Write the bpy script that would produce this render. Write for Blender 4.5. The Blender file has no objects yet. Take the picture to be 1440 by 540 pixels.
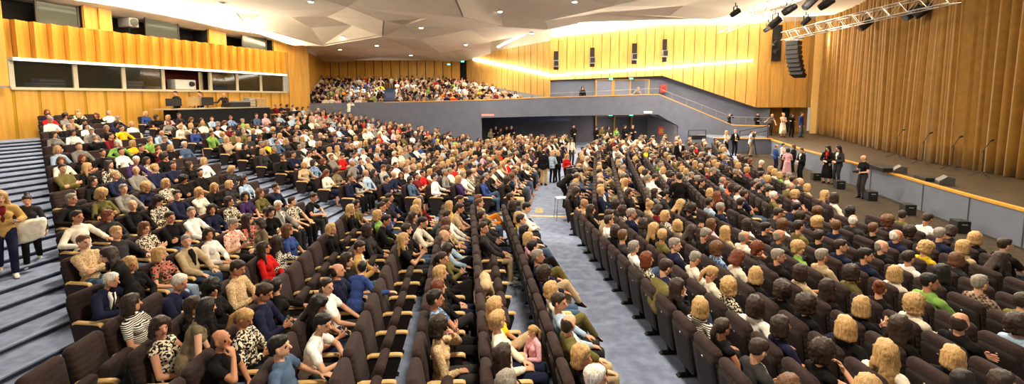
import bpy, bmesh, math, random
import numpy as np
from mathutils import Vector, Matrix, geometry
R = math.radians
rng = random.Random(7)
scene = bpy.context.scene
COL = scene.collection

# ------------------------------------------------------------------ camera
CAMZ = 4.0; F = 650.0; CY = 200.0; PITCH = math.atan(63/650)
def ray(px, py):
    x = (px-720)/F; u = -(py-CY)/F
    return (x, math.cos(PITCH)+u*math.sin(PITCH), -math.sin(PITCH)+u*math.cos(PITCH))
def atZ(px, py, z):
    r = ray(px, py); t = (z-CAMZ)/r[2]
    return Vector((r[0]*t, r[1]*t, z))
def atY(px, py, y):
    r = ray(px, py); t = y/r[1]
    return Vector((r[0]*t, y, CAMZ+r[2]*t))
def proj(p):
    x, y, z = p[0], p[1], p[2]-CAMZ
    zc = y*math.cos(PITCH)-z*math.sin(PITCH); yc = y*math.sin(PITCH)+z*math.cos(PITCH)
    if zc < .1: return (-9999, -9999)
    return (720+F*x/zc, CY-F*yc/zc)
cd = bpy.data.cameras.new('camera'); cam = bpy.data.objects.new('camera', cd); COL.objects.link(cam)
cd.sensor_width = 36; cd.lens = F/1440*36; cd.shift_y = -70/1440
cd.clip_end = 300
cam.location = (0, 0, CAMZ); cam.rotation_euler = (R(90)-PITCH, 0, 0)
scene.camera = cam

# ------------------------------------------------------------------ materials
MATS = {}
def mat(name, col, rough=.8, spec=.3, metal=0, noise=.12, nscale=8, bump=0, emit=None, estr=0, pattern=None, col2=None, col3=None, pscale=10, sheen=0, alpha=None):
    if name in MATS: return MATS[name]
    m = bpy.data.materials.new(name); m.use_nodes = True
    nt = m.node_tree; b = nt.nodes['Principled BSDF']
    b.inputs['Roughness'].default_value = rough
    b.inputs['Specular IOR Level'].default_value = spec
    b.inputs['Metallic'].default_value = metal
    if sheen: b.inputs['Sheen Weight'].default_value = sheen
    c4 = lambda c: (c[0], c[1], c[2], 1)
    b.inputs['Base Color'].default_value = c4(col)
    N = nt.nodes.new; L = nt.links.new
    tc = N('ShaderNodeTexCoord')
    if pattern:
        if pattern == 'stripe':
            t = N('ShaderNodeTexWave'); t.bands_direction = 'Z'; t.inputs['Scale'].default_value = pscale; fac = t.outputs['Fac']
        elif pattern == 'vstripe':
            t = N('ShaderNodeTexWave'); t.bands_direction = 'Y'; t.inputs['Scale'].default_value = pscale; fac = t.outputs['Fac']
        elif pattern == 'check':
            t = N('ShaderNodeTexChecker'); t.inputs['Scale'].default_value = pscale; fac = t.outputs['Fac']
        elif pattern == 'noise':
            t = N('ShaderNodeTexNoise'); t.inputs['Scale'].default_value = pscale; t.inputs['Detail'].default_value = 1; fac = t.outputs['Fac']
        elif pattern == 'dots':
            t = N('ShaderNodeTexVoronoi'); t.inputs['Scale'].default_value = pscale; fac = t.outputs['Distance']
        L(tc.outputs['Object'], t.inputs['Vector'])
        r = N('ShaderNodeValToRGB'); r.color_ramp.interpolation = 'CONSTANT'
        r.color_ramp.elements[0].color = c4(col); r.color_ramp.elements[1].color = c4(col2); r.color_ramp.elements[1].position = .5 if pattern != 'dots' else .36
        if col3:
            e = r.color_ramp.elements.new(.62); e.color = c4(col3)
        L(fac, r.inputs['Fac']); L(r.outputs['Color'], b.inputs['Base Color'])
    elif noise:
        t = N('ShaderNodeTexNoise'); t.inputs['Scale'].default_value = nscale; t.inputs['Detail'].default_value = 3
        L(tc.outputs['Object'], t.inputs['Vector'])
        r = N('ShaderNodeValToRGB')
        r.color_ramp.elements[0].color = c4([max(0, v*(1-noise)) for v in col]); r.color_ramp.elements[1].color = c4([min(1, v*(1+noise)) for v in col])
        r.color_ramp.elements[0].position = .35; r.color_ramp.elements[1].position = .65
        L(t.outputs['Fac'], r.inputs['Fac']); L(r.outputs['Color'], b.inputs['Base Color'])
        if bump:
            bp = N('ShaderNodeBump'); bp.inputs['Strength'].default_value = bump; bp.inputs['Distance'].default_value = .01
            t2 = N('ShaderNodeTexNoise'); t2.inputs['Scale'].default_value = nscale*12; L(tc.outputs['Object'], t2.inputs['Vector'])
            L(t2.outputs['Fac'], bp.inputs['Height']); L(bp.outputs['Normal'], b.inputs['Normal'])
    if emit:
        b.inputs['Emission Color'].default_value = c4(emit); b.inputs['Emission Strength'].default_value = estr
    if alpha is not None: b.inputs['Alpha'].default_value = alpha
    MATS[name] = m
    return m
def s2l(r, g, b):
    f = lambda c: ((c/255+.055)/1.055)**2.4 if c > 10 else c/255/12.92
    return (f(r), f(g), f(b))

def wood_mat(name, col, strength=.18):
    m = mat(name, col, rough=.45, spec=.35, noise=0)
    nt = m.node_tree; N = nt.nodes.new; L = nt.links.new; b = nt.nodes['Principled BSDF']
    tc = N('ShaderNodeTexCoord'); mp = N('ShaderNodeMapping'); mp.inputs['Scale'].default_value = (3, 3, .25)
    t = N('ShaderNodeTexNoise'); t.inputs['Scale'].default_value = 2.2; t.inputs['Detail'].default_value = 6
    L(tc.outputs['Object'], mp.inputs['Vector']); L(mp.outputs['Vector'], t.inputs['Vector'])
    r = N('ShaderNodeValToRGB')
    r.color_ramp.elements[0].position = .3; r.color_ramp.elements[1].position = .7
    r.color_ramp.elements[0].color = tuple(v*(1-strength) for v in col)+(1,); r.color_ramp.elements[1].color = tuple(min(1, v*(1+strength)) for v in col)+(1,)
    L(t.outputs['Fac'], r.inputs['Fac']); L(r.outputs['Color'], b.inputs['Base Color'])
    return m
WOOD = wood_mat('honey_wood', (.60, .31, .045))
WOODF = wood_mat('pale_honey_wood', (.58, .33, .085))
WOODD = wood_mat('dark_honey_wood', (.40, .19, .04))
GAP = mat('panel_gap', (.10, .06, .02), noise=0)
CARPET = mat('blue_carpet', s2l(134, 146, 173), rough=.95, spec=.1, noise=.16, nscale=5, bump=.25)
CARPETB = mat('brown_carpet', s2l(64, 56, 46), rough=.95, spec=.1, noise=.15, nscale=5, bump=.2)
RISER = mat('shade_toned_riser', s2l(62, 66, 78), rough=.95, spec=.1, noise=.15)  # riser shade painted in: darker tone than the tread carpet
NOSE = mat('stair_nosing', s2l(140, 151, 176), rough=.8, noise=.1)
BLUEW = mat('blue_grey_wall', s2l(100, 105, 122), rough=.85, noise=.06, nscale=2)
STAGEW = mat('stage_front_panel', s2l(114, 121, 138), rough=.8, noise=.05, nscale=2)
STAGEF = mat('stage_floor', s2l(66, 54, 38), rough=.55, noise=.2, nscale=2)
CEIL = mat('cream_ceiling', s2l(236, 224, 204), rough=.9, noise=.03, nscale=1)
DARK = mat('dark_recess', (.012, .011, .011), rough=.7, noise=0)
RECESS = mat('recess_wall', s2l(112, 110, 118), rough=.9, noise=.08, nscale=2)
BLACK = mat('black_plastic', (.012, .012, .013), rough=.5, noise=0)
BLACKC = mat('black_cloth', (.01, .01, .011), rough=.95, noise=.2)
METAL = mat('aluminium', (.45, .44, .41), rough=.35, metal=.9, noise=0)
CHROME = mat('steel', (.6, .6, .6), rough=.3, metal=1, noise=0)
WHITE = mat('white_paint', (.8, .79, .76), rough=.5, noise=.03)
GREYP = mat('grey_plastic', (.25, .25, .26), rough=.5, noise=0)
SEATF = mat('brown_upholstery', s2l(54, 42, 41), rough=.9, spec=.12, noise=.18, nscale=30, bump=.3, sheen=.04)
SEATS = mat('seat_shell', s2l(38, 30, 31), rough=.7, noise=.1)
ARMW = wood_mat('beech_armrest', s2l(226, 186, 122), .1)
GLASS = mat('dark_glass', (.03, .035, .03), rough=.06, spec=.6, noise=0)
GOLDT = mat('gold_trim', s2l(214, 160, 70), rough=.4, noise=.05)
GREEN = mat('exit_green', (.0, .25, .1), noise=0, emit=(.1, .9, .5), estr=2.5)
REDB = mat('red_box', (.55, .05, .03), rough=.4, noise=0)
EMW = mat('strip_light', (1, 1, 1), noise=0, emit=(1, .94, .82), estr=10)
EMC = mat('lamp_glow', (1, 1, 1), noise=0, emit=(1, .93, .8), estr=30)

# ------------------------------------------------------------------ mesh helpers
class MB:
    def __init__(s): s.v = []; s.f = []; s.m = []
    def quad(s, a, b, c, d, mi=0):
        i = len(s.v); s.v += [tuple(a), tuple(b), tuple(c), tuple(d)]; s.f.append((i, i+1, i+2, i+3)); s.m.append(mi)
    def poly(s, pts, mi=0):
        i = len(s.v); s.v += [tuple(p) for p in pts]; s.f.append(tuple(range(i, i+len(pts)))); s.m.append(mi)
    def box8(s, p, mi=0):   # p: 4 bottom then 4 top
        i = len(s.v); s.v += [tuple(q) for q in p]
        for f in ((3, 2, 1, 0), (4, 5, 6, 7), (0, 1, 5, 4), (1, 2, 6, 5), (2, 3, 7, 6), (3, 0, 4, 7)):
            s.f.append(tuple(i+k for k in f)); s.m.append(mi)
    def box(s, c, d, M=None, mi=0):
        x, y, z = d[0]/2, d[1]/2, d[2]/2
        P = [Vector(q) for q in ((-x, -y, -z), (x, -y, -z), (x, y, -z), (-x, y, -z), (-x, -y, z), (x, -y, z), (x, y, z), (-x, y, z))]
        c = Vector(c)
        P = [(M @ (q+c)) if M else q+c for q in P]
        s.box8(P, mi)
    def tube(s, a, b, r0, r1=None, n=8, mi=0):
        a = Vector(a); b = Vector(b); r1 = r0 if r1 is None else r1
        d = (b-a).normalized(); u = d.orthogonal().normalized(); w = d.cross(u)
        i = len(s.v)
        for p, r in ((a, r0), (b, r1)):
            for k in range(n):
                t = 2*math.pi*k/n; s.v.append(tuple(p+u*math.cos(t)*r+w*math.sin(t)*r))
        for k in range(n):
            k2 = (k+1) % n; s.f.append((i+k, i+k2, i+n+k2, i+n+k)); s.m.append(mi)
        s.f.append(tuple(i+k for k in reversed(range(n)))); s.m.append(mi)
        s.f.append(tuple(i+n+k for k in range(n))); s.m.append(mi)
    def mesh(s, name, mats, smooth=False):
        me = bpy.data.meshes.new(name); me.from_pydata(s.v, [], s.f)
        if not isinstance(mats, (list, tuple)): mats = [mats]
        for m in mats: me.materials.append(m)
        me.polygons.foreach_set('material_index', s.m)
        if smooth: me.polygons.foreach_set('use_smooth', [True]*len(s.f))
        me.update(); return me
    def build(s, name, mats, parent=None, smooth=False, bevel=0):
        o = bpy.data.objects.new(name, s.mesh(name, mats, smooth)); COL.objects.link(o)
        if parent: o.parent = parent
        if bevel:
            b = o.modifiers.new('b', 'BEVEL'); b.width = bevel; b.segments = 2; b.limit_method = 'ANGLE'
        return o
def tag(o, label, cat, group=None, kind=None):
    if label: o['label'] = label
    if cat: o['category'] = cat
    if group: o['group'] = group
    if kind: o['kind'] = kind
    return o
def struct(o): o['kind'] = 'structure'; return o
def empty(name, loc, rz=0):
    o = bpy.data.objects.new(name, None); o.empty_display_size = .1; COL.objects.link(o)
    o.location = loc; o.rotation_euler = (0, 0, rz); return o
def XY(a, z): return Vector((a[0], a[1], z))
def lerp(a, b, t): return a+(b-a)*t

# ------------------------------------------------------------------ seating plan
SP = .59
rows = []   # dict: pts list (x,y) origins, ang (row heading from +Y), z, phrase, block
def seats_on(x0, y0, deg, y1, sp=SP):
    """seat origins from (x0,y0) along heading deg until Y reaches y1"""
    a = R(deg); n = max(0, int((y1-y0)/(math.cos(a)*sp))+1)
    return [(x0+math.sin(a)*sp*i, y0+math.cos(a)*sp*i) for i in range(n)]
ORD = 'first second third fourth fifth sixth seventh eighth ninth tenth eleventh twelfth thirteenth fourteenth fifteenth sixteenth seventeenth eighteenth nineteenth twentieth'.split()
ORD += ['twenty-'+o for o in ORD[:9]] + ['thirtieth'] + ['thirty-'+o for o in ORD[:9]]
# rows left of the wide aisle, near section: 0 = along the aisle
X8 = [.62, -.25, -1.05, -1.87, -2.70, -3.54, -4.37, -5.2]
YR = [(3.7, 12.9), (3.7, 12.9), (3.7, 12.9), (3.7, 12.9), (3.7, 12.9), (3.9, 12.3), (5.4, 9.9), (4.9, 6.7)]
for j, (x8, (ya, yb)) in enumerate(zip(X8, YR)):
    x0 = x8-.105*(ya-8)
    rows.append(dict(pts=seats_on(x0, ya, -6, yb), deg=-6, z=0, block='midnear', ph='%s row left of wide aisle' % ORD[j] if j else 'nearest row left of wide aisle'))
# right, near section: 0 = along the aisle, 9 = in front of the stage
for i in range(10):
    t = i/9; deg = lerp(-6, 1, t); x8 = lerp(2.50, 9.42, t)
    ya = 3.7; x0 = x8+math.tan(R(deg))*(ya-8)
    rows.append(dict(pts=seats_on(x0, ya, deg, lerp(12.4, 11.6, t)), deg=deg, z=0, block='rightnear', ph='%s row right of wide aisle' % ORD[i]))
# centre section
for j in range(6):
    rows.append(dict(pts=seats_on(.02-.83*j, 15.6, 8+.4*j, 24), deg=8+.4*j, z=0, block='midcentre', ph='%s middle row left of aisle' % ORD[j]))
for i in range(10):
    t = i/9; deg = lerp(10, 11.5, t)
    rows.append(dict(pts=seats_on(lerp(2.0, 9.15, t), lerp(13.4, 12.6, t), deg, lerp(23.2, 22.6, t)), deg=deg, z=0, block='rightcentre', ph='%s middle row right of aisle' % ORD[i]))
for j in range(6):
    rows.append(dict(pts=seats_on(1.7-.85*j, 25.6, 17, 34), deg=17, z=0, block='midfar', ph='%s far row left of aisle' % ORD[j]))
for i in range(10):
    t = i/9
    rows.append(dict(pts=seats_on(lerp(4.0, 11.6, t), 24.7, 19.5, 33.5 if i < 6 else 33.5-(i-5)*.75), deg=19.5, z=0, block='rightfar', ph='%s far row right of aisle' % ORD[i]))
# raised tier
NK = 14; RISE = .165
TIER = []
for k in range(NK):
    Lk = Vector((-6.28-1.13*k, 6.9+1.085*k)); deg = lerp(6, 17, k/13); d = Vector((math.sin(R(deg)), math.cos(R(deg))))
    ln = max(2.2, 6.1-.29*k)
    Rk = Lk+d*ln
    Ck = Rk+d*(2.5-.12*min(k, 9))
    dc = lerp(12, 17.5, k/13); e = Vector((math.sin(R(dc)), math.cos(R(dc))))
    yend = 31.5+.32*k
    Ek = Ck+e*((yend-Ck.y)/e.y)
    TIER.append(dict(L=Lk, R=Rk, C=Ck, E=Ek, d=d, e=e, deg=deg, dc=dc, z=RISE*k))
    n = int(ln/SP)+1
    rows.append(dict(pts=[tuple(Lk+d*SP*i) for i in range(n)], deg=deg, z=RISE*k, block='uppernear', ph='%s raised row beside stairs' % ORD[k]))
    n = int((Ek-Ck).length/SP)+1
    pts = [tuple(Ck+e*SP*i) for i in range(n)]
    if k >= 11: pts = [p for p in pts if p[1] < 24.3 or p[1] > 33.2]
    gapY = 25+.15*k
    pts = [p for p in pts if abs(p[1]-gapY) > .75]
    rows.append(dict(pts=pts, deg=dc, z=RISE*k, block='uppercentre', ph='%s raised middle row' % ORD[k]))
def tier_line(k, off):
    """front edge polyline of terrace k, shifted off metres toward the stage"""
    T = TIER[min(k, NK-1)]; ex = max(0, k-NK+1)
    fd = Vector((T['d'].y, -T['d'].x)); fe = Vector((T['e'].y, -T['e'].x))
    back = -1.25*ex
    P = [T['L']-T['d']*7+fd*(off+back), T['L']+fd*(off+back), T['R']+fd*(off+back), T['C']+fe*(off+back), T['E']+fe*(off+back), T['E']+T['e']*6+fe*(off+back)]
    return P
def side_of(p, line):
    """signed distance of p behind (away from stage) a polyline; positive = behind"""
    best = None
    for a, b in zip(line[:-1], line[1:]):
        ab = b-a; t = max(0, min(1, (p-a).dot(ab)/ab.length_squared)); q = a+ab*t; dd = (p-q).length
        if best is None or dd < best[0]:
            best = (dd, ab.x*(p-a).y-ab.y*(p-a).x)
    return best[0]*(1 if best[1] > 0 else -1)
def terrain(x, y):
    p = Vector((x, y)); z = 0
    if x > -3.5-.0*y and not (x < 0 and y > 30): 
        if x > -1: return 0
    for k in range(1, NK):
        if side_of(p, tier_line(k, .62)) > 0: z = RISE*k
        else: break
    return z
def on_floor(px, py, z0=None):
    if z0 is not None: return atZ(px, py, z0)
    r = ray(px, py)
    y = 3.0
    while y < 45:
        t = y/r[1]; z = CAMZ+r[2]*t
        if z <= terrain(r[0]*t, y): return Vector((r[0]*t, y, terrain(r[0]*t, y)))
        y += .05
    return atZ(px, py, 0)
# ------------------------------------------------------------------ people: bodies grown as one surface
_ico = {}
def ico(n):
    if n not in _ico:
        bm = bmesh.new(); bmesh.ops.create_icosphere(bm, subdivisions=n, radius=1)
        bm.verts.ensure_lookup_table()
        _ico[n] = (np.array([v.co[:] for v in bm.verts]), [tuple(v.index for v in f.verts) for f in bm.faces]); bm.free()
    return _ico[n]
class Solid:
    def __init__(s): s.V = []; s.Fc = []; s.n = 0
    def add(s, V, Fc):
        s.V.append(V); s.Fc += [tuple(i+s.n for i in f) for f in Fc]; s.n += len(V)
    def ell(s, c, r, M=None):
        V, Fc = ico(2); V = V*np.array(r)
        if M is not None: V = V @ np.array(M.to_3x3()).T
        s.add(V+np.array(c), Fc)
    def cap(s, a, ra, b, rb):
        V, _ = ico(2); a = np.array(a); b = np.array(b)
        P = np.vstack([V*ra+a, V*rb+b])
        bm = bmesh.new(); vs = [bm.verts.new(p) for p in P]
        r = bmesh.ops.convex_hull(bm, input=vs)
        bmesh.ops.delete(bm, geom=[v for v in bm.verts if not v.link_faces], context='VERTS')
        bm.verts.index_update(); bm.verts.ensure_lookup_table()
        s.add(np.array([v.co[:] for v in bm.verts]), [tuple(v.index for v in f.verts) for f in bm.faces]); bm.free()
    def hull(s, balls):
        V, _ = ico(2); P = np.vstack([V*np.array(r)+np.array(c) for c, r in balls])
        bm = bmesh.new(); vs = [bm.verts.new(p) for p in P]
        bmesh.ops.convex_hull(bm, input=vs)
        bmesh.ops.delete(bm, geom=[v for v in bm.verts if not v.link_faces], context='VERTS')
        bm.verts.index_update(); bm.verts.ensure_lookup_table()
        s.add(np.array([v.co[:] for v in bm.verts]), [tuple(v.index for v in f.verts) for f in bm.faces]); bm.free()
    def grow(s, name, voxel, ntri, smooth=2, disp=0, dsize=.03):
        me = bpy.data.meshes.new(name+'_src'); me.from_pydata(np.vstack(s.V).tolist(), [], s.Fc)
        o = bpy.data.objects.new(name+'_src', me); COL.objects.link(o)
        m = o.modifiers.new('r', 'REMESH'); m.mode = 'VOXEL'; m.voxel_size = voxel
        if smooth:
            m = o.modifiers.new('s', 'SMOOTH'); m.factor = .5; m.iterations = smooth
        if disp:
            tx = bpy.data.textures.new(name+'_tx', 'CLOUDS'); tx.noise_scale = dsize
            m = o.modifiers.new('d', 'DISPLACE'); m.texture = tx; m.strength = disp; m.mid_level = .5
        dg = bpy.context.evaluated_depsgraph_get(); ev = o.evaluated_get(dg)
        nf = max(1, len(ev.data.polygons)*2)
        m = o.modifiers.new('dec', 'DECIMATE'); m.ratio = min(1, ntri/nf)
        dg = bpy.context.evaluated_depsgraph_get(); ev = o.evaluated_get(dg)
        out = bpy.data.meshes.new_from_object(ev); out.name = name
        bpy.data.objects.remove(o); bpy.data.meshes.remove(me)
        out.polygons.foreach_set('use_smooth', [True]*len(out.polygons))
        return out
def ik(a, b, l1, l2, hint):
    a = Vector(a); b = Vector(b); d = b-a; L = min(d.length, (l1+l2)*.995); dn = d.normalized()
    x = (l1*l1-l2*l2+L*L)/(2*L); h = math.sqrt(max(0, l1*l1-x*x))
    hp = Vector(hint); hp = (hp-dn*hp.dot(dn)).normalized()
    return a+dn*x+hp*h, a+dn*L
SKINS = [mat('skin_fair', s2l(216, 165, 134), rough=.55, noise=.05), mat('skin_rosy', s2l(200, 144, 114), rough=.55, noise=.05), mat('skin_tan', s2l(186, 130, 98), rough=.55, noise=.05)]
EYE = mat('eye_dark', (.02, .015, .012), rough=.2, noise=0)
LIPM = mat('lip_rose', s2l(168, 84, 76), rough=.5, noise=0)
def hand(S, w, d, n, side, curl=.6, palm_only=False):
    """w wrist, d pointing direction, n palm normal, side +1/-1 picks the thumb side"""
    w = Vector(w); d = Vector(d).normalized(); n = Vector(n); n = (n-d*n.dot(d)).normalized(); s = n.cross(d)*side
    k = w+d*.085
    S.hull([(w, (.024,)*3), (w+d*.03+s*.02, (.014,)*3), (k+s*.030, (.012,)*3), (k-s*.030, (.012,)*3)])
    for q, ln in ((.030, .068), (.011, .078), (-.009, .072), (-.028, .056)):
        a = k+s*q*1.12; c1 = curl*.6; c2 = curl*1.5
        m = a+(d*math.cos(c1)+n*math.sin(c1)+s*q*2.5)*ln*.55; e = m+(d*math.cos(c2)+n*math.sin(c2)+s*q*1.5)*ln*.5
        S.cap(a, .0095, m, .0088); S.cap(m, .0088, e, .0072)
    a = w+d*.025+s*.026; m = a+(d*.7+s*.75+n*.35).normalized()*.042; e = m+(d*.95+s*.15+n*.45).normalized()*.034
    S.cap(a, .013, m, .0105); S.cap(m, .0105, e, .0085)
POSES = {}
def make_pose(name, hip=(-.10, 0, .50), lean=-10, twist=0, yaw=0, pitch=0, tilt=0, fem=False, ank=((.36, .11, .08), (.36, -.11, .08)), toes=((1, .12, 0), (1, -.12, 0)),
              knee=((1, .05, 1), (1, -.05, 1)), hands=None, standing=False, lo=False):
    T = Matrix.Translation(hip) @ Matrix.Rotation(R(twist), 4, 'Z') @ Matrix.Rotation(R(lean), 4, 'Y')
    t3 = T.to_3x3()
    wd = .9 if fem else 1.0
    tp = lambda x, y, z: T @ Vector((x, y*wd, z))
    H = T @ Matrix.Translation((.035, 0, .655)) @ Matrix.Rotation(R(-lean*.85), 4, 'Y') @ Matrix.Rotation(R(yaw), 4, 'Z') @ Matrix.Rotation(R(pitch), 4, 'Y') @ Matrix.Rotation(R(tilt), 4, 'X')
    hp = lambda x, y, z: H @ Vector((x, y, z))
    hips = [Vector(hip)+Vector((.02, .085*sg, -.01)) for sg in (1, -1)]
    legs = []
    for i in (0, 1):
        kn, an = ik(hips[i], ank[i], .425, .42, knee[i]); legs.append((hips[i], kn, an))
    arms = []
    for i, sg in enumerate((1, -1)):
        wr, el_hint, hd, hn, cu = hands[i]
        sh = tp(0, .172*sg, .425); el, wr = ik(sh, wr, .29, .255, el_hint); arms.append((sh, el, wr, hd, hn, cu))
    def torso(S, g, female):
        S.ell(tp(0, 0, .02), (.11+g, .16+g, .10+g), t3); S.ell(tp(.010, 0, .17), (.100+g, .138*wd+g, .15+g), t3)
        S.ell(tp(-.004, 0, .32), (.094+g, .152*wd+g, .16+g), t3); S.cap(tp(-.005, .14, .43), .052+g, tp(-.005, -.14, .43), .052+g)
        S.cap(tp(0, .05, .46), .06+g, tp(0, -.05, .46), .06+g)
        if female:
            for sg in (1, -1): S.ell(tp(.082, .075*sg, .315), (.048+g, .06+g, .058+g), t3)
    # body
    S = Solid(); torso(S, 0, fem)
    S.cap(tp(0, 0, .45), .054, H @ Vector((-.02, 0, -.08)), .047)
    S.ell(hp(-.012, 0, .03), (.096, .075, .088), H); S.hull([(hp(.045, 0, -.01), (.042, .042, .042)), (hp(.06, 0, -.075), (.026, .026, .026)), (hp(.0, .045, -.045), (.026,)*3), (hp(0, -.045, -.045), (.026,)*3), (hp(.03, 0, .05), (.055,)*3)])
    S.cap(hp(.083, 0, .02), .010, hp(.106, 0, -.017), .015)
    S.cap(hp(.076, .03, .036), .011, hp(.076, -.03, .036), .011)
    S.cap(hp(.079, .016, -.052), .010, hp(.079, -.016, -.052), .010)
    for sg in (1, -1): S.ell(hp(-.005, .078*sg, .0), (.018, .010, .032), H)
    for (a, k, b) in legs:
        S.cap(a, .082, k, .056); S.cap(k, .056, b, .036)
    for i, (a, b) in enumerate(zip(ank, toes)):
        t = Vector(b).normalized(); p = legs[i][2]; S.cap(p+Vector((0, 0, -.03)), .034, p+t*.13+Vector((0, 0, -.055)), .024)
    for i, (sh, el, wr, hd, hn, cu) in enumerate(arms):
        S.cap(sh, .046, el, .037); S.cap(el, .037, wr, .026)
        hand(S, wr, hd, hn, 1 if i == 0 else -1, cu)
    body = S.grow(name+'_body', .0062, 5200 if not lo else 3000, 2)
    for m in (SKINS[0], EYE, LIPM): body.materials.append(m)
    Hi = H.inverted()
    for p in body.polygons:
        c = Hi @ p.center
        if c.x > .06 and abs(abs(c.y)-.031) < .012 and abs(c.z-.014) < .006: p.material_index = 1
        elif c.x > .075 and abs(c.y) < .024 and abs(c.z+.052) < .009: p.material_index = 2
    out = dict(body=body, H=H, hip=hip, fem=fem, ank=[l[2] for l in legs], toes=toes, arms=arms, T=T)
    # tops
    def top(g, frac, nm, tri):
        S = Solid(); torso(S, g, fem)
        for (sh, el, wr, *_r) in arms:
            S.cap(tp(0, math.copysign(.13, (T.inverted() @ sh).y), .425), .055+g, sh, .05+g)
            if frac >= 1: S.cap(sh, .05+g, el, .042+g); S.cap(el, .042+g, el+(wr-el)*.9, .031+g)
            elif frac > 0: S.cap(sh, .05+g, sh+(el-sh)*frac, .046+g)
        if standing: S.cap(tp(0, .07, -.05), .1+g, tp(0, -.07, -.05), .1+g)
        return S.grow(name+nm, .0085, tri, 2, .016, .06)
    out['long'] = top(.011, 1, '_long', 2600); out['short'] = top(.010, .55, '_short', 2000); out['bare'] = top(.009, 0, '_bare', 1700); out['jacket'] = top(.020, 1, '_jacket', 2600)
    S = Solid()
    S.hull([(tp(.06, .035, .475), (.028,)*3), (tp(.06, -.035, .475), (.028,)*3), (tp(.11, 0, .20), (.022,)*3), (tp(.112, .03, .38), (.022,)*3), (tp(.112, -.03, .38), (.022,)*3)])
    out['shirt'] = S.grow(name+'_shirt', .008, 300, 1)
    S = Solid(); S.cap(tp(.098, 0, .46), .018, tp(.128, 0, .36), .016); S.cap(tp(.128, 0, .36), .016, tp(.128, 0, .2), .02)
    out['tie'] = S.grow(name+'_tie', .006, 160, 1)
    S = Solid(); S.ell(tp(0, 0, 0), (.118, .168, .10), t3)
    for (a, k, b) in legs:
        S.cap(a, .094, k, .069); S.cap(k, .069, b+(k-b)*.05, .055)
    out['trousers'] = S.grow(name+'_trousers', .009, 2200, 2, .012, .06)
    S = Solid(); S.ell(tp(0, 0, 0), (.12, .17, .10), t3)
    balls = [(tp(0, .08, -.01), (.1,)*3), (tp(0, -.08, -.01), (.1,)*3)]
    if standing:
        for (a, k, b) in legs: balls += [(k, (.09,)*3), (lerp(a, b, .75)+Vector((0, .03 if a.y > 0 else -.03, 0)), (.115, .115, .06))]
    else:
        for (a, k, b) in legs: balls += [(k, (.075,)*3), (lerp(k, b, .25), (.06,)*3)]
    S.hull(balls)
    out['skirt'] = S.grow(name+'_skirt', .011, 900, 2, .01, .06)
    POSES[name] = out
Z3 = (0, 0, -1)
LAP = (((.12, .09, .60), (-.3, 1, -.5), (1, -.55, -.1), (0, -.3, -1), .5), ((.12, -.09, .60), (-.3, -1, -.5), (1, .55, -.1), (0, .3, -1), .5))
KNE = (((.22, .13, .60), (-.4, 1, -.3), (1, -.1, -.25), Z3, .35), ((.22, -.13, .60), (-.4, -1, -.3), (1, .1, -.25), Z3, .35))
PHO = (((.12, .07, .70), (-.2, 1, -.8), (.9, -.35, .4), (-.2, -.9, .3), .7), ((.12, -.07, .70), (-.2, -1, -.8), (.9, .35, .4), (-.2, .9, .3), .7))
ARR = (((.12, .265, .69), (-.6, 1, -.6), (1, -.05, -.12), Z3, .3), ((.12, -.265, .69), (-.6, -1, -.6), (1, .05, -.12), Z3, .3))
CRO = (((.08, -.06, .76), (0, 1, -.5), (.3, -1, .25), (-.9, -.2, 0), .4), ((.06, .07, .72), (0, -1, -.5), (.3, 1, .1), (-.9, .2, 0), .4))
CHIN = (((.06, .09, 1.0), (.5, 1, -1), (-.35, -.35, .8), (-.9, -.3, -.2), .9), ((.12, -.09, .61), (-.3, -1, -.5), (1, .5, -.1), (0, .3, -1), .5))
FWD = (((.30, .08, .68), (0, 1, -.4), (1, -.5, -.3), (0, -.5, -.9), .6), ((.30, -.08, .68), (0, -1, -.4), (1, .5, -.3), (0, .5, -.9), .6))
CLAP = (((.16, .03, .84), (-.1, 1, -.8), (.6, -.25, .75), (.1, -1, 0), .15), ((.16, -.03, .82), (-.1, -1, -.8), (.6, .25, .75), (.1, 1, 0), .15))
XANK = ((.36, .10, .08), (.52, .02, .36)); XTOE = ((1, .1, 0), (.9, .35, -.35)); XKN = ((1, .05, 1), (.6, .1, 1))
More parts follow.
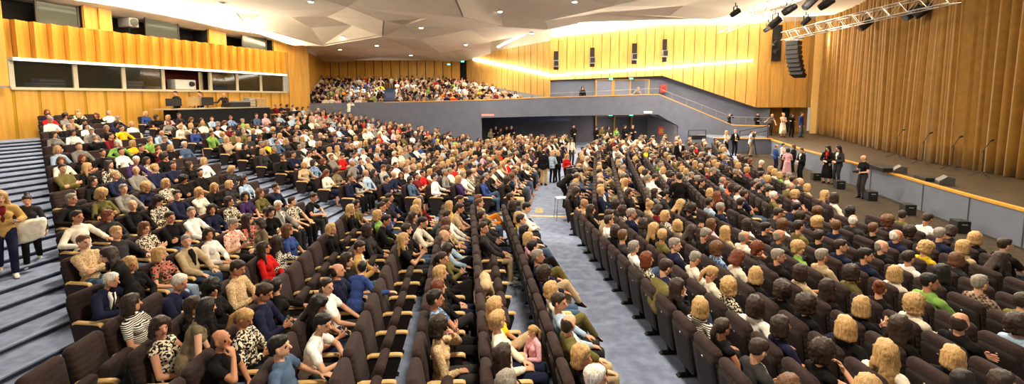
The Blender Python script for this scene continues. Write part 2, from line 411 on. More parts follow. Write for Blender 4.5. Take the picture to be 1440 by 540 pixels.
def build_poses():
    mp = make_pose
    mp('lap_ahead', hands=LAP, yaw=4, fem=True)
    mp('lap_turned', hands=LAP, yaw=38, pitch=4, fem=True)
    mp('knees_turned', hands=KNE, yaw=-34, pitch=3)
    mp('phone_down', hands=PHO, pitch=28, lean=-5, fem=True)
    mp('phone_man', hands=PHO, pitch=24, lean=-3, yaw=8)
    mp('arms_folded', hands=CRO, yaw=12, pitch=2)
    mp('chin_rest', hands=CHIN, yaw=14, pitch=6, lean=-4, fem=True, tilt=-6)
    mp('armrests', hands=ARR, yaw=-8)
    mp('chin_man', hands=CHIN, yaw=10, pitch=2, lean=-3, tilt=-6)
    mp('leaning', hands=FWD, lean=14, pitch=10, yaw=18)
    mp('crossed', hands=LAP, ank=XANK, toes=XTOE, knee=XKN, yaw=20, fem=True)
    mp('crossed_man', hands=KNE, ank=XANK, toes=XTOE, knee=XKN, yaw=-15)
    mp('twisted', hands=ARR, twist=28, yaw=46, fem=True)
    mp('clap', hands=CLAP, yaw=-6, pitch=-2, fem=True)
    sa = ((.02, .10, .08), (.02, -.10, .08)); sh = (0, 0, .92); sk = ((1, .05, 0), (1, -.05, 0))
    dn = (((.05, .24, .78), (-1, .3, 0), (.15, -.05, -1), (.3, -1, 0), .4), ((.05, -.24, .78), (-1, -.3, 0), (.15, .05, -1), (.3, 1, 0), .4))
    fr = (((.20, .05, 1.02), (-.4, 1, -.6), (.6, -.8, .1), (-.5, 0, -.8), .6), ((.20, -.05, 1.00), (-.4, -1, -.6), (.6, .8, .1), (-.5, 0, -.8), .6))
    fo = (((.14, -.09, 1.16), (0, 1, -.6), (.1, -1, .2), (-1, -.1, 0), .4), ((.13, .10, 1.12), (0, -1, -.6), (.1, 1, .1), (-1, .1, 0), .4))
    ca = (((.24, .06, 1.50), (.3, 1, -1), (.4, -.3, .8), (0, -1, .1), .8), ((.24, -.06, 1.50), (.3, -1, -1), (.4, .3, .8), (0, 1, .1), .8))
    mp('stand_down', hip=sh, lean=1, hands=dn, ank=sa, knee=sk, standing=True, yaw=10)
    mp('stand_front', hip=sh, lean=2, hands=fr, ank=sa, knee=sk, standing=True, pitch=12, yaw=-8, fem=True)
    mp('stand_folded', hip=sh, lean=0, hands=fo, ank=sa, knee=sk, standing=True, yaw=15)
    mp('stand_camera', hip=sh, lean=3, hands=ca, ank=sa, knee=sk, standing=True)
    lw = (((.22, .10, .86), (-.2, 1, -.3), (.4, -.4, -.8), (-.3, -.8, 0), .5), ((.16, -.22, .80), (-.6, -1, 0), (.3, .1, -1), (.3, 1, 0), .4))
    mp('stand_lean', hip=(-.05, 0, .91), lean=20, hands=lw, ank=sa, knee=sk, standing=True, yaw=28, pitch=6, fem=True)
    mp('walk_down', hip=(0, 0, .90), lean=5, hands=(((.18, .2, 1.08), (-1, .4, -.3), (1, -.6, 0), (0, -.6, .8), .6), ((.02, -.27, .80), (-1, -.3, 0), (.2, .1, -1), (.3, 1, 0), .4)),
       ank=((.24, .09, .09), (-.24, -.09, .16)), toes=((1, .1, 0), (1, -.1, -.4)), knee=sk, standing=True, pitch=16, fem=True)
    mp('bend_over', hip=(-.12, 0, .88), lean=52, hands=(((.48, .10, .74), (0, 1, -.3), (.6, -.3, -.8), (0, -.8, -.4), .5), ((.48, -.12, .74), (0, -1, -.3), (.6, .3, -.8), (0, .8, -.4), .5)),
       ank=((.05, .10, .08), (.0, -.10, .08)), knee=sk, standing=True, pitch=14)
    mp('lean_reach', hip=(-.04, 0, .91), lean=22, hands=(((.42, .2, .82), (0, 1, -.2), (1, -.2, -.2), Z3, .4), ((.30, -.52, 1.06), (0, -.6, -.8), (.5, -.8, -.1), Z3, .5)),
       ank=sa, knee=sk, standing=True, yaw=24, fem=True)
# ------------------------------------------------------------------ hair, shoes, things held
HAIRC = dict(k=('black', s2l(24, 20, 20)), d=('dark brown', s2l(48, 34, 26)), m=('brown', s2l(98, 64, 38)), o=('auburn', s2l(110, 54, 30)), y=('blond', s2l(190, 152, 100)), g=('grey', s2l(140, 132, 122)), w=('white', s2l(226, 220, 208)))
HM = {}
def hair_mats():
    for k, (n, c) in HAIRC.items():
        m = mat('hair_'+n.replace(' ', '_'), c, rough=.5, spec=.35, noise=0)
        nt = m.node_tree; N = nt.nodes.new; L = nt.links.new; b = nt.nodes['Principled BSDF']
        tc = N('ShaderNodeTexCoord'); mp = N('ShaderNodeMapping'); mp.inputs['Scale'].default_value = (60, 60, 8)
        t = N('ShaderNodeTexNoise'); t.inputs['Scale'].default_value = 1.5; t.inputs['Detail'].default_value = 4
        L(tc.outputs['Object'], mp.inputs['Vector']); L(mp.outputs['Vector'], t.inputs['Vector'])
        r = N('ShaderNodeValToRGB'); r.color_ramp.elements[0].position = .35; r.color_ramp.elements[1].position = .65
        r.color_ramp.elements[0].color = tuple(v*.62 for v in c)+(1,); r.color_ramp.elements[1].color = tuple(min(1, v*1.25) for v in c)+(1,)
        L(t.outputs['Fac'], r.inputs['Fac']); L(r.outputs['Color'], b.inputs['Base Color'])
        bp = N('ShaderNodeBump'); bp.inputs['Strength'].default_value = .6; bp.inputs['Distance'].default_value = .01
        L(t.outputs['Fac'], bp.inputs['Height']); L(bp.outputs['Normal'], b.inputs['Normal'])
        HM[k] = m
HAIR = {}
def build_hair():
    def cap(S, g=0, front=0):
        S.hull([((-.022, 0, .045), (.095+g, .083+g, .085+g)), ((.02+front, 0, .085), (.06, .062+g, .045+g)), ((-.05, 0, -.005), (.055+g, .068+g, .06+g))])
    def mk(n, f, tri=700, disp=.012, ds=.03):
        S = Solid(); f(S); HAIR[n] = S.grow('hair_'+n, .0075, tri, 1, disp, ds); HAIR[n].transform(Matrix.Scale({'b': 1.05, 'l': 1.06, 'c': 1.05}.get(n, 1.02), 4))
    mk('s', lambda S: cap(S))
    def bald(S):
        S.hull([((-.035, 0, -.005), (.074, .081, .045)), ((-.05, 0, .04), (.058, .068, .045)), ((-.058, 0, -.05), (.045, .058, .035))])
    mk('r', bald, 500, .006)
    def bob(S, dz=0):
        cap(S, .006)
        for sg in (1, -1):
            S.hull([((-.01, .078*sg, .04), (.05, .022, .05)), ((-.02, .085*sg, -.075-dz), (.05, .026, .04)), ((-.07, .05*sg, -.08-dz), (.04, .035, .04))])
        S.hull([((-.07, 0, .03), (.055, .08, .06)), ((-.075, 0, -.09-dz), (.04, .07, .035))])
    mk('b', lambda S: bob(S), 900, .022)
    def long(S):
        bob(S, .03)
        S.hull([((-.075, 0, -.09), (.042, .085, .04)), ((-.10, 0, -.26), (.035, .085, .06)), ((-.10, .02, -.33), (.025, .05, .04))])
        for sg in (1, -1): S.cap((-.01, .088*sg, -.08), .035, (.02, .105*sg, -.24), .026)
    mk('l', long, 1200, .026)
    def pony(S):
        cap(S, .0); S.cap((-.105, 0, .03), .032, (-.14, 0, -.05), .036); S.cap((-.14, 0, -.05), .036, (-.125, .01, -.19), .02)
    mk('p', pony, 800, .01)
    def bun(S):
        cap(S, .0); S.ell((-.105, 0, .10), (.048, .052, .048))
    mk('u', bun, 700, .012)
    def curl(S):
        bob(S, -.02); cap(S, .028)
    mk('c', curl, 1200, .045, .022)
    def hat(S):
        S.hull([((-.02, 0, .06), (.1, .086, .068)), ((-.04, 0, .035), (.085, .084, .02))]); S.hull([((.07, 0, .062), (.02, .06, .008)), ((.14, 0, .048), (.02, .045, .006))])
    mk('h', hat, 600, 0)
SHOE = {}
def build_shoes():
    S = Solid(); S.hull([((-.045, 0, -.05), (.036, .036, .025)), ((.14, 0, -.062), (.045, .038, .016)), ((.02, 0, -.01), (.045, .038, .02))])
    S.cap((-.01, 0, -.02), .042, (-.01, 0, .02), .044)
    SHOE['m'] = S.grow('shoe', .008, 260, 2)
C = {}
def clothing():
    def c(k, nm, rgb, **kw): C[k] = (nm, mat('cloth_'+nm.replace(' ', '_'), s2l(*rgb), rough=.9, spec=.12, nscale=14, bump=.2, **kw))
    c('blk', 'black', (24, 22, 23)); c('dgr', 'charcoal', (52, 50, 52)); c('gry', 'grey', (128, 124, 118)); c('wht', 'white', (240, 236, 228)); c('crm', 'cream', (234, 224, 204))
    c('bei', 'beige', (184, 162, 128)); c('tan', 'pale tan', (214, 186, 146), pattern='noise', col2=s2l(176, 146, 108), pscale=45); c('nvy', 'navy', (30, 34, 58)); c('blu', 'blue', (52, 72, 132)); c('lbl', 'light blue', (164, 186, 208))
    c('den', 'denim blue', (76, 96, 124)); c('red', 'red', (196, 32, 30)); c('mar', 'maroon', (112, 28, 36)); c('yel', 'yellow', (226, 192, 40)); c('grn', 'green', (130, 172, 84)); c('olv', 'olive', (104, 96, 54))
    c('pur', 'purple', (62, 42, 84)); c('lav', 'lavender', (170, 140, 206)); c('pnk', 'pink', (232, 178, 190)); c('tau', 'taupe', (122, 108, 84)); c('cor', 'coral', (240, 108, 70)); c('trq', 'green', (70, 170, 130))
    c('kha', 'khaki', (186, 150, 88)); c('org', 'orange', (238, 146, 50))
    c('str', 'striped', (236, 230, 220), pattern='stripe', col2=s2l(30, 30, 34), pscale=13); c('flo', 'floral', (40, 42, 36), pattern='dots', col2=s2l(196, 110, 100), col3=s2l(70, 90, 60), pscale=16)
    c('pat', 'black-white patterned', (30, 28, 28), pattern='noise', col2=s2l(226, 214, 190), pscale=34); c('flb', 'pale blue flowered', (150, 176, 206), pattern='noise', col2=s2l(70, 96, 140), pscale=22)
    c('pla', 'checked', (168, 150, 130), pattern='check', col2=s2l(96, 70, 66), pscale=26); c('hou', 'houndstooth', (28, 28, 30), pattern='check', col2=s2l(230, 226, 214), pscale=34); c('dot', 'coral spotted', (238, 90, 66), pattern='dots', col2=s2l(240, 210, 190), pscale=20)
# ------------------------------------------------------------------ floor, stairs, stage
def build_floor():
    m = MB(); m.poly([(-26, -3, 0), (26, -3, 0), (26, 46, 0), (-26, 46, 0)])
    struct(m.build('floor', CARPET))
    # brown carpet between front row and stage
    m = MB()
    a = [(9.95, 3), (9.95, 12.2), (10.3, 15), (11.4, 20), (12.9, 24), (15.5, 31), (17, 36)]
    b = [(21, 36), (18.3, 33), (15.3, 19.5), (14.5, 16), (14, 13.8), (13.6, 12), (12.5, 3)]
    m.poly([XY(p, .012) for p in a+b]); struct(m.build('floor_front', CARPETB))
    # raised terraces
    m = MB()
    for k in range(1, NK+3):
        z = RISE*min(k, NK-1)
        if k >= NK: break
        A = tier_line(k, .62); B = tier_line(k+1, .62) if k+1 < NK else [p+Vector((-9, 2.5)) for p in A]
        for i in range(len(A)-1):
            m.quad(XY(A[i], z), XY(A[i+1], z), XY(B[i+1], z), XY(B[i], z))
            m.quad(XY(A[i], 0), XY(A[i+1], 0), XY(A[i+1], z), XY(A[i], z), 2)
            if i in (0, 2):
                fa = Vector((A[i+1].y-A[i].y, -(A[i+1].x-A[i].x))).normalized()
                for zz, f1 in ((z, 0), (RISE*(k-.5), .6)):
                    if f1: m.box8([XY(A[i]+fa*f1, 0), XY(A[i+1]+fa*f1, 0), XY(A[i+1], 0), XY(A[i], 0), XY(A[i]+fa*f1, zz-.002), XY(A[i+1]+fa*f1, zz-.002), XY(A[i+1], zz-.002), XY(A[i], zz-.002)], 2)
                    # carpeted tread with a rounded lip that overhangs the dark riser
                    o = fa*(f1+.03); bk = fa*(f1-.58)
                    m.box8([XY(A[i]+o, zz-.02), XY(A[i+1]+o, zz-.02), XY(A[i+1]+bk, zz-.02), XY(A[i]+bk, zz-.02), XY(A[i]+o, zz+.004), XY(A[i+1]+o, zz+.004), XY(A[i+1]+bk, zz+.004), XY(A[i]+bk, zz+.004)])
                    g = fa*(f1-.05)
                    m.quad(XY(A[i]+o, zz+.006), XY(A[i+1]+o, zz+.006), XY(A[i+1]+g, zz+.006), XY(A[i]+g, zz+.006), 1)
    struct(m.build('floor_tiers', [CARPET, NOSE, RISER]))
    m = MB(); P = [atZ(745, 302.5, .01), atZ(806, 304, .01), atZ(806, 305.8, .01), atZ(745, 304.3, .01)]
    m.poly(P); struct(m.build('trim_1', GOLDT))
    m = MB(); P = [atZ(753, 292, .012), atZ(764, 292.5, .012), atZ(763.5, 300, .012), atZ(752, 299.5, .012)]
    m.poly(P); o = m.build('floor_mat', mat('cream_mat', s2l(170, 160, 120), noise=.1)); tag(o, 'small cream mat lying on the wide blue aisle', 'mat')
LIP = [(12.3, 5.5), (13.6, 12), (13.95, 13.85), (14.45, 16), (15.33, 19.5), (16.6, 26), (18.35, 32.6)]
CURT = [(17.3, 6), (17.9, 11), (18.5, 16.5), (19.0, 20.1), (20.4, 24.9), (22.6, 30.6), (25.4, 38.3)]
SZ = 1.05
def build_stage():
    m = MB()
    for a, b in zip(LIP[:-1], LIP[1:]): m.quad((*a, 0), (*b, 0), (*b, SZ-.05), (*a, SZ-.05))
    for x, y in LIP[1:-1]+[(12.9, 8.6)]:
        m.box((x-.012, y, (SZ-.05)/2), (.012, .03, SZ-.06), mi=1)
    struct(m.build('wall_stage_front', [STAGEW, mat('panel_seam', s2l(70, 74, 86), noise=0)]))
    m = MB()
    for a, b in zip(LIP[:-1], LIP[1:]):
        a = Vector(a); b = Vector(b); n = Vector((b.y-a.y, -(b.x-a.x))).normalized()
        m.box8([XY(a-n*.04, SZ-.07), XY(b-n*.04, SZ-.07), XY(b+n*.10, SZ-.07), XY(a+n*.10, SZ-.07), XY(a-n*.04, SZ+.004), XY(b-n*.04, SZ+.004), XY(b+n*.10, SZ+.004), XY(a+n*.10, SZ+.004)])
    struct(m.build('trim_2', GOLDT))
    m = MB(); m.poly([XY(p, SZ) for p in LIP]+[(21, 41, SZ), (40, 41, SZ), (40, 5.5, SZ)]); struct(m.build('floor_stage', STAGEF))
    # side landing beside the stage
    m = MB()
    m.box8([(14.6, 33.2, 0), (18.35, 32.6, 0), (21, 41, 0), (14.9, 38, 0), (14.6, 33.2, SZ), (18.35, 32.6, SZ), (21, 41, SZ), (14.9, 38, SZ)])
    m.box8([(14.5, 33.1, SZ), (18.4, 32.5, SZ), (18.4, 32.7, SZ), (14.6, 33.3, SZ), (14.5, 33.1, SZ+.06), (18.4, 32.5, SZ+.06), (18.4, 32.7, SZ+.06), (14.6, 33.3, SZ+.06)], 1)
    struct(m.build('wall_landing', [BLUEW, GOLDT]))
    # curtain
    m = MB(); pts = []
    for a, b in zip(CURT[:-1], CURT[1:]):
        a = Vector(a); b = Vector(b); L = (b-a).length; n = int(L/.07)
        for i in range(n): pts.append((a.lerp(b, i/n), Vector((b.y-a.y, -(b.x-a.x))).normalized()))
    prof = []; s = 0
    r2 = random.Random(3); ph = 0
    for i, (p, n) in enumerate(pts):
        ph += .07/(.42+.16*math.sin(i*.021)+.1*math.sin(i*.057))*2*math.pi*.9
        amp = .26+.07*math.sin(i*.013+1)+.05*math.sin(i*.09)
        prof.append((p, n, math.sin(ph)*amp+.05*math.sin(ph*.37)+.03*math.sin(ph*2.1)))
    zs = [SZ+.03, 2.0, 3.4, 5, 7, 9.2, 11.6]
    sc = [1.05, 1.05, 1, .95, .85, .75, .7]
    NV = len(zs)
    for (p, n, q) in prof:
        for z, k in zip(zs, sc):
            w = p+n*q*k+n*(.12*math.sin(p.y*.8+z*.12))
            m.v.append((w.x, w.y, z+(.02*math.sin(p.y*5) if z < 1.2 else 0)))
    for i in range(len(prof)-1):
        for j in range(NV-1):
            a = i*NV+j; m.f.append((a, a+NV, a+NV+1, a+1)); m.m.append(0)
    cm = mat('gold_velvet', s2l(128, 90, 28), rough=.7, spec=.2, noise=.1, nscale=3, sheen=.2)
    o = m.build('stage_curtain', cm, smooth=True); o.modifiers.new('t', 'SOLIDIFY').thickness = .015
    tag(o, 'tall pleated gold velvet curtain closing the stage', 'curtain')
# ------------------------------------------------------------------ walls
def panel_wall(name, A, B, zlo, zhi, n, mats, gap=.045, depth=.06, back=True, scallop=0):
    """vertical boards between plan points A and B; zlo/zhi functions of t"""
    m = MB(); A = Vector(A); B = Vector(B); d = (B-A); L = d.length; u = d.normalized(); nr = Vector((u.y, -u.x))
    if back:
        for i in range(n):
            t0, t1 = i/n, (i+1)/n
            m.quad(XY(A+d*t0, zlo(t0)), XY(A+d*t1, zlo(t1)), XY(A+d*t1, zhi(t1)), XY(A+d*t0, zhi(t0)), 1)
    for i in range(n):
        t0, t1 = i/n+gap/2/L, (i+1)/n-gap/2/L
        seg = 5 if scallop else 1
        for q in range(seg):
            a, b = lerp(t0, t1, q/seg), lerp(t0, t1, (q+1)/seg)
            def off(t):
                x = 1-(t-t0)/(t1-t0)
                return depth+scallop*(x if scallop else 0)**1.6 if scallop else depth
            oa, ob = off(a), off(b)
            pa, pb = A+d*a, A+d*b
            m.box8([XY(pa, zlo(a)), XY(pb, zlo(b)), XY(pb+nr*ob, zlo(b)), XY(pa+nr*oa, zlo(a)), XY(pa, zhi(a)), XY(pb, zhi(b)), XY(pb+nr*ob, zhi(b)), XY(pa+nr*oa, zhi(a))])
    return struct(m.build(name, mats))
cst = lambda v: (lambda t: v)
W = [Vector((-16.0, 37.6)), Vector((-2.3, 34.0)), Vector((2.8, 36.0)), Vector((12.0, 38.0)), Vector((17.3, 36.2)), Vector((19.6, 35.2))]
def wall_strip(m, a, b, z0a, z0b, z1a, z1b, th=.25, mi=0):
    n = Vector((-(b.y-a.y), b.x-a.x)).normalized()*th
    m.box8([XY(a, z0a), XY(b, z0b), XY(b+n, z0b), XY(a+n, z0a), XY(a, z1a), XY(b, z1b), XY(b+n, z1b), XY(a+n, z1a)], mi)
BOOTH_D = 27.35
BU = Vector((math.sin(R(17.3)), math.cos(R(17.3)))); BN = Vector((BU.y, -BU.x))
def booth_at(px, off=0):
    s = (px-720)/650; y = (BOOTH_D-off)/(-s*BN.x-BN.y*1.0) if False else None
    # point on line dot(p,-BN)=BOOTH_D-off along ray (s,1)
    y = -(BOOTH_D-off)/(s*BN.x+BN.y); return Vector((s*y, y))
def build_walls():
    # ---- booth wall on the raised side
    b0 = booth_at(-60); b1 = booth_at(408)
    panel_wall('wall_left_lower', b0, b1, cst(2.1), cst(4.42), 20, [WOOD, mat('gold_gap', s2l(176, 132, 26), noise=0)], gap=.13, depth=.025)
    panel_wall('wall_left_upper', b0, b1, cst(5.75), cst(7.42), 28, [WOOD, GAP], gap=.02, scallop=.34, depth=.02)
    # band between clerestory windows
    segs = [(-60, 8), (128, 168), (299, 324), (388, 408)]
    for i, (a, b) in enumerate(segs):
        panel_wall('wall_left_band', booth_at(a), booth_at(b), cst(7.42), cst(8.7), max(1, int((b-a)/14)), [WOOD, GAP], gap=.01, scallop=.1)
    # clerestory windows: frame, dark opening, glass
    n = 0
    for (a, b, gl) in ((8, 128, [(64, 124)]), (168, 299, [(214, 260)]), (324, 388, [(346, 380)])):
        n += 1; w = empty('window_%d' % n, (0, 0, 0)); struct(w)
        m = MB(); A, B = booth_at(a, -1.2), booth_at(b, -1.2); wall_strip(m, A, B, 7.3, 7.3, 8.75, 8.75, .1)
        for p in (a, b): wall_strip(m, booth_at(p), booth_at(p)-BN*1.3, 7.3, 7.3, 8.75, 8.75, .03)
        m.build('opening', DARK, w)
        for g0, g1 in gl:
            m = MB(); A, B = booth_at(g0, -.05), booth_at(g1, -.05)
            wall_strip(m, A, B, 7.46, 7.46, 8.4, 8.4, .02); m.build('pane', mat('pale_glass', (.06, .068, .055), rough=.12, spec=.45, noise=0), w)
            m = MB()
            for (q, r_) in ((A, A+BU*.08), (B-BU*.08, B)): wall_strip(m, q+BN*.03, r_+BN*.03, 7.42, 7.42, 8.45, 8.45, .08)
            wall_strip(m, A+BN*.03, B+BN*.03, 7.42, 7.42, 7.5, 7.5, .08)
            m.build('frame', mat('dark_frame', (.06, .055, .05), noise=0), w)
    # control booth: interior, panes, posts
    m = MB(); A, B = booth_at(22, -2.2), booth_at(402, -2.2)
    wall_strip(m, A, B, 4.3, 4.3, 5.8, 5.8, .1)
    A0, B0 = booth_at(22, -.1), booth_at(402, -.1)
    m.quad(XY(A0, 4.38), XY(B0, 4.38), XY(B, 4.38), XY(A, 4.38)); m.quad(XY(A0, 5.7), XY(B0, 5.7), XY(B, 5.7), XY(A, 5.7))
    struct(m.build('wall_booth_interior', mat('booth_dark', s2l(52, 50, 42), noise=.3, nscale=3)))
    posts = [22, 111, 178, 233, 299, 336, 369, 401]
    m = MB()
    for p in posts:
        q = booth_at(p); wall_strip(m, q-BU*.09+BN*.06, q+BU*.09+BN*.06, 4.42, 4.42, 5.62, 5.62, .14)
    wall_strip(m, booth_at(18)+BN*.14, booth_at(403)+BN*.14, 4.34, 4.34, 4.46, 4.46, .3)
    struct(m.build('trim_3', mat('pale_frame', s2l(196, 186, 160), rough=.5, noise=.04)))
    n = 10
    for a, b in zip(posts[:-1], posts[1:]):
        if a == 233: continue
        n += 1; m = MB(); wall_strip(m, booth_at(a)+BU*.1, booth_at(b)-BU*.1, 4.44, 4.44, 5.62, 5.62, .02)
        struct(m.build('window_%d' % n, mat('booth_glass', (.02, .025, .018), rough=.05, spec=.8, noise=0, alpha=.5)))
    m = MB(); wall_strip(m, booth_at(234, -1.6), booth_at(290, -1.6), 4.4, 4.4, 5.65, 5.65, .05); struct(m.build('wall_booth_red', mat('booth_red_brown', s2l(120, 46, 28), noise=.1)))
    m = MB(); wall_strip(m, booth_at(284)+BN*.02, booth_at(297)-BN*.5, 4.44, 4.44, 5.6, 5.6, .05); struct(m.build('window_30', mat('pale_frame', (1, 1, 1))))
    # strip light along the top of booth windows
    m = MB(); wall_strip(m, booth_at(20)+BN*.35, booth_at(402)+BN*.35, 5.62, 5.62, 5.76, 5.76, .3)
    o = m.build('trim_4', mat('cove_white', (.85, .83, .76), noise=0)); struct(o)
    m = MB(); A, B = booth_at(23)+BN*.36, booth_at(399)+BN*.36
    wall_strip(m, A+BN*.03, B+BN*.03, 5.66, 5.66, 5.74, 5.74, .04); o = m.build('strip_light', mat('booth_strip', (1, 1, 1), noise=0, emit=(1, .97, .88), estr=3.5)); tag(o, 'long white strip light above the control booth windows', 'light')
    # return of the booth wall at its far end, seen as a wood column
    panel_wall('wall_left_end', b1, b1+Vector((.9, 1.6)), cst(2.1), lambda t: 8.35-.3*t, 1, [WOOD, GAP], gap=.01)
    # near end bits
    m = MB(); p = atZ(0, 232, .7); q = atZ(9, 182, 2.1)
    wall_strip(m, Vector((p.x-1.5, p.y-3)), Vector((q.x-.2, q.y)), .6, 2.1, 2.1, 3.3, .15); struct(m.build('wall_stair_side', mat('pale_blue_panel', s2l(172, 184, 196), noise=.04)))
    panel_wall('wall_near_left', booth_at(-70, 1.0), booth_at(17, .6), cst(4.5), cst(9.0), 3, [WOOD, GAP], gap=.02)
    # ---- big blue facade under the gallery
    m = MB()
    wall_strip(m, W[0]+Vector((-4, 1)), W[1], 0, 0, 3.45, 3.78)
    wall_strip(m, W[1], W[2], 2.5, 2.55, 3.78, 3.98)
    wall_strip(m, W[2], W[3], 2.55, 2.6, 3.98, 4.22)
    # sloping parapet beside the ramp, down to the stage landing
    e = W[3]+(W[4]-W[3])*.28
    wall_strip(m, W[3], e, 2.6, 1.7, 4.22, 3.5)
    wall_strip(m, e, W[4], 0, 0, 3.5, 1.80)
    wall_strip(m, W[4], W[5], 0, 0, 1.80, 1.80)
    struct(m.build('wall_far_facade', BLUEW))
    m = MB()
    for a, b, za, zb in ((W[0], W[1], 3.45, 3.78), (W[1], W[2], 3.78, 3.98), (W[2], W[3], 3.98, 4.22), (W[3], W[4], 4.22, 1.80), (W[4], W[5], 1.8, 1.8)):
        wall_strip(m, a+Vector((.03, -.03)), b+Vector((.03, -.03)), za, zb, za+.06, zb+.06, .3)
    struct(m.build('trim_5', GOLDT))
    # recess under the gallery
    m = MB(); A, B = Vector((-3.2, 40.5)), Vector((12.0, 42.0))
    wall_strip(m, A, B, 0, 0, 2.7, 2.7, .2)
    wall_strip(m, W[1]+Vector((0.05, .1)), A, 0, 0, 2.7, 2.7, .2)
    wall_strip(m, B, e+Vector((-.1, .1)), 0, 0, 2.6, 1.75, .2)
    m.poly([XY(W[1], 2.54), XY(W[2], 2.57), XY(W[3], 2.62), XY(e, 1.75), XY(B, 2.7), XY(A, 2.7)])
    struct(m.build('wall_recess', RECESS))
    # doors in the recess
    dn = 0
    for a, b in ((838, 863), (864, 887), (888, 912)):
        dn += 1; A = atY(a, 180, 41.2); B = atY(b, 180, 41.5); A = Vector((A.x, A.y)); B = Vector((B.x, B.y)); u = (B-A).normalized()
        d = empty('door_%d' % dn, (0, 0, 0)); struct(d)
        m = MB(); wall_strip(m, A, B, .0, .0, 2.3, 2.3, .06); m.build('leaf', mat('grey_door', s2l(84, 84, 92), noise=.05), d)
        m = MB()
        for q in (A, B): wall_strip(m, q-u*.05+Vector((0, -.04)), q+u*.05+Vector((0, -.04)), 0, 0, 2.38, 2.38, .06)
        wall_strip(m, A+Vector((0, -.04)), B+Vector((0, -.04)), 2.3, 2.3, 2.38, 2.38, .06); m.build('frame', mat('brass', s2l(190, 150, 84), rough=.35, metal=.5, noise=0), d)
    for k, (x, y) in enumerate(((0, 37.5), (6, 39.5))): pass
    # gallery walkway floor and back wall
    m = MB(); A, B = Vector((3.2, 41.2)), Vector((13.4, 40.6)); Cc = Vector((21.5, 38.6))
    m.poly([XY(W[2], 3.0), XY(W[3], 3.1), XY(B, 3.1), XY(A, 3.0)]); m.poly([XY(W[3], 3.1), XY(W[4], SZ), XY(Cc, SZ), XY(B, 3.1)])
    struct(m.build('floor_gallery', CARPET))
    m = MB(); wall_strip(m, A, B, 3.0, 3.1, 5.8, 6.1, .2); wall_strip(m, B, Cc, 1, 1, 6.1, 3.6, .2); struct(m.build('wall_gallery', BLUEW))
    for a, b in ((838, 861), (863, 886), (888, 912)):
        dn += 1; A1 = atY(a, 120, 40.9); B1 = atY(b, 120, 40.75); A1 = Vector((A1.x, A1.y-.08)); B1 = Vector((B1.x, B1.y-.08)); u = (B1-A1).normalized()
        d = empty('door_%d' % dn, (0, 0, 0)); struct(d)
        m = MB(); wall_strip(m, A1, B1, 3.1, 3.1, 5.45, 5.5, .06); m.build('leaf', mat('blue_door', s2l(116, 120, 138), noise=.05), d)
        m = MB()
        for q in (A1, B1): wall_strip(m, q-u*.07+Vector((0, -.04)), q+u*.07+Vector((0, -.04)), 3.1, 3.1, 5.6, 5.6, .06)
        wall_strip(m, A1+Vector((0, -.04)), B1+Vector((0, -.04)), 5.5, 5.5, 5.6, 5.6, .06); m.build('frame', mat('brass', (1, 1, 1)), d)
    # upper wood wall, three folds
    FW = [Vector((3.3, 40.9)), Vector((12.9, 40.0)), Vector((20.2, 38.4)), Vector((25.6, 38.7))]
    fz = lambda p, px_y: CAMZ+(137-px_y)*p.y/650
    def seg(nm, a, b, ylo, yhi, n):
        panel_wall(nm, a, b, lambda t: lerp(fz(a, ylo[0]), fz(b, ylo[1]), t), lambda t: lerp(fz(a, yhi[0]), fz(b, yhi[1]), t), n, [WOODF, GAP], gap=.05, depth=.08)
    seg('wall_far_wood', FW[0], FW[1], (113, 107), (56, 40), 13); seg('wall_far_wood_middle', FW[1], FW[2], (107, 151), (40, 36), 9); seg('wall_far_wood_end', FW[2], FW[3], (151, 151), (36, 30), 5)
    panel_wall('wall_far_wood_low', Vector((20.2, 40.0)), Vector((25.4, 39.8)), cst(SZ), cst(3.3), 5, [WOODD, GAP], gap=.04)
    m = MB(); wall_strip(m, Vector((20.9, 39.85)), Vector((22.0, 39.8)), SZ, SZ, 3.25, 3.25, .03); struct(m.build('door_8', DARK))
    m = MB(); wall_strip(m, Vector((23.2, 39.72)), Vector((23.8, 39.7)), SZ, SZ, 3.25, 3.25, .03); struct(m.build('door_9', mat('dark_teal', s2l(30, 52, 62), noise=0)))
    m = MB(); up = Vector((.15, .5))
    for a, b, ya, yb in ((FW[0], FW[1], 56, 40), (FW[1], FW[2], 40, 36), (FW[2], FW[3], 36, 30)): wall_strip(m, a+up, b+up, fz(a, ya)-.3, fz(b, yb)-.3, 11, 12, .1)
    a, b = Vector((-4.8, 49.6)), Vector((3.4, 40.9)); wall_strip(m, a+up, b+up, 8, 8.5, 11, 11, .1)
    struct(m.build('trim_7', CEIL))
    # pillar beside the curtain
    panel_wall('wall_pillar', Vector((24.6, 38.2)), Vector((25.3, 37.95)), cst(SZ), cst(12), 1, [mat('pale_honey', (.74, .47, .16), rough=.45, noise=.05), GAP], gap=.01, depth=.3)
    # strip light across the wood wall, hidden behind a ledge
    def strip(nm, pts, lab, th=.16):
        m = MB()
        for (a, za), (b, zb) in zip(pts[:-1], pts[1:]): wall_strip(m, a, b, za-th/2, zb-th/2, za+th/2, zb+th/2, .05)
        o = m.build(nm, EMW); tag(o, lab, 'light')
    off = Vector((-.02, -.34))
    strip('wall_strip_light', [(FW[0]+off, fz(FW[0], 107)), (FW[1]+off, fz(FW[1], 96)), (FW[2]+off+Vector((-.6, 0)), fz(FW[2], 86))], 'long glowing strip light across the far wood wall')
    # ---- gallery seating block (far left)
    gal0 = W[0]; nG = 10
    m = MB(); Lf, Rf = Vector((-17.5, 38.6)), Vector((4.6, 37.0)); Lb, Rb = Vector((-20.5, 50)), Vector((-4.6, 50))
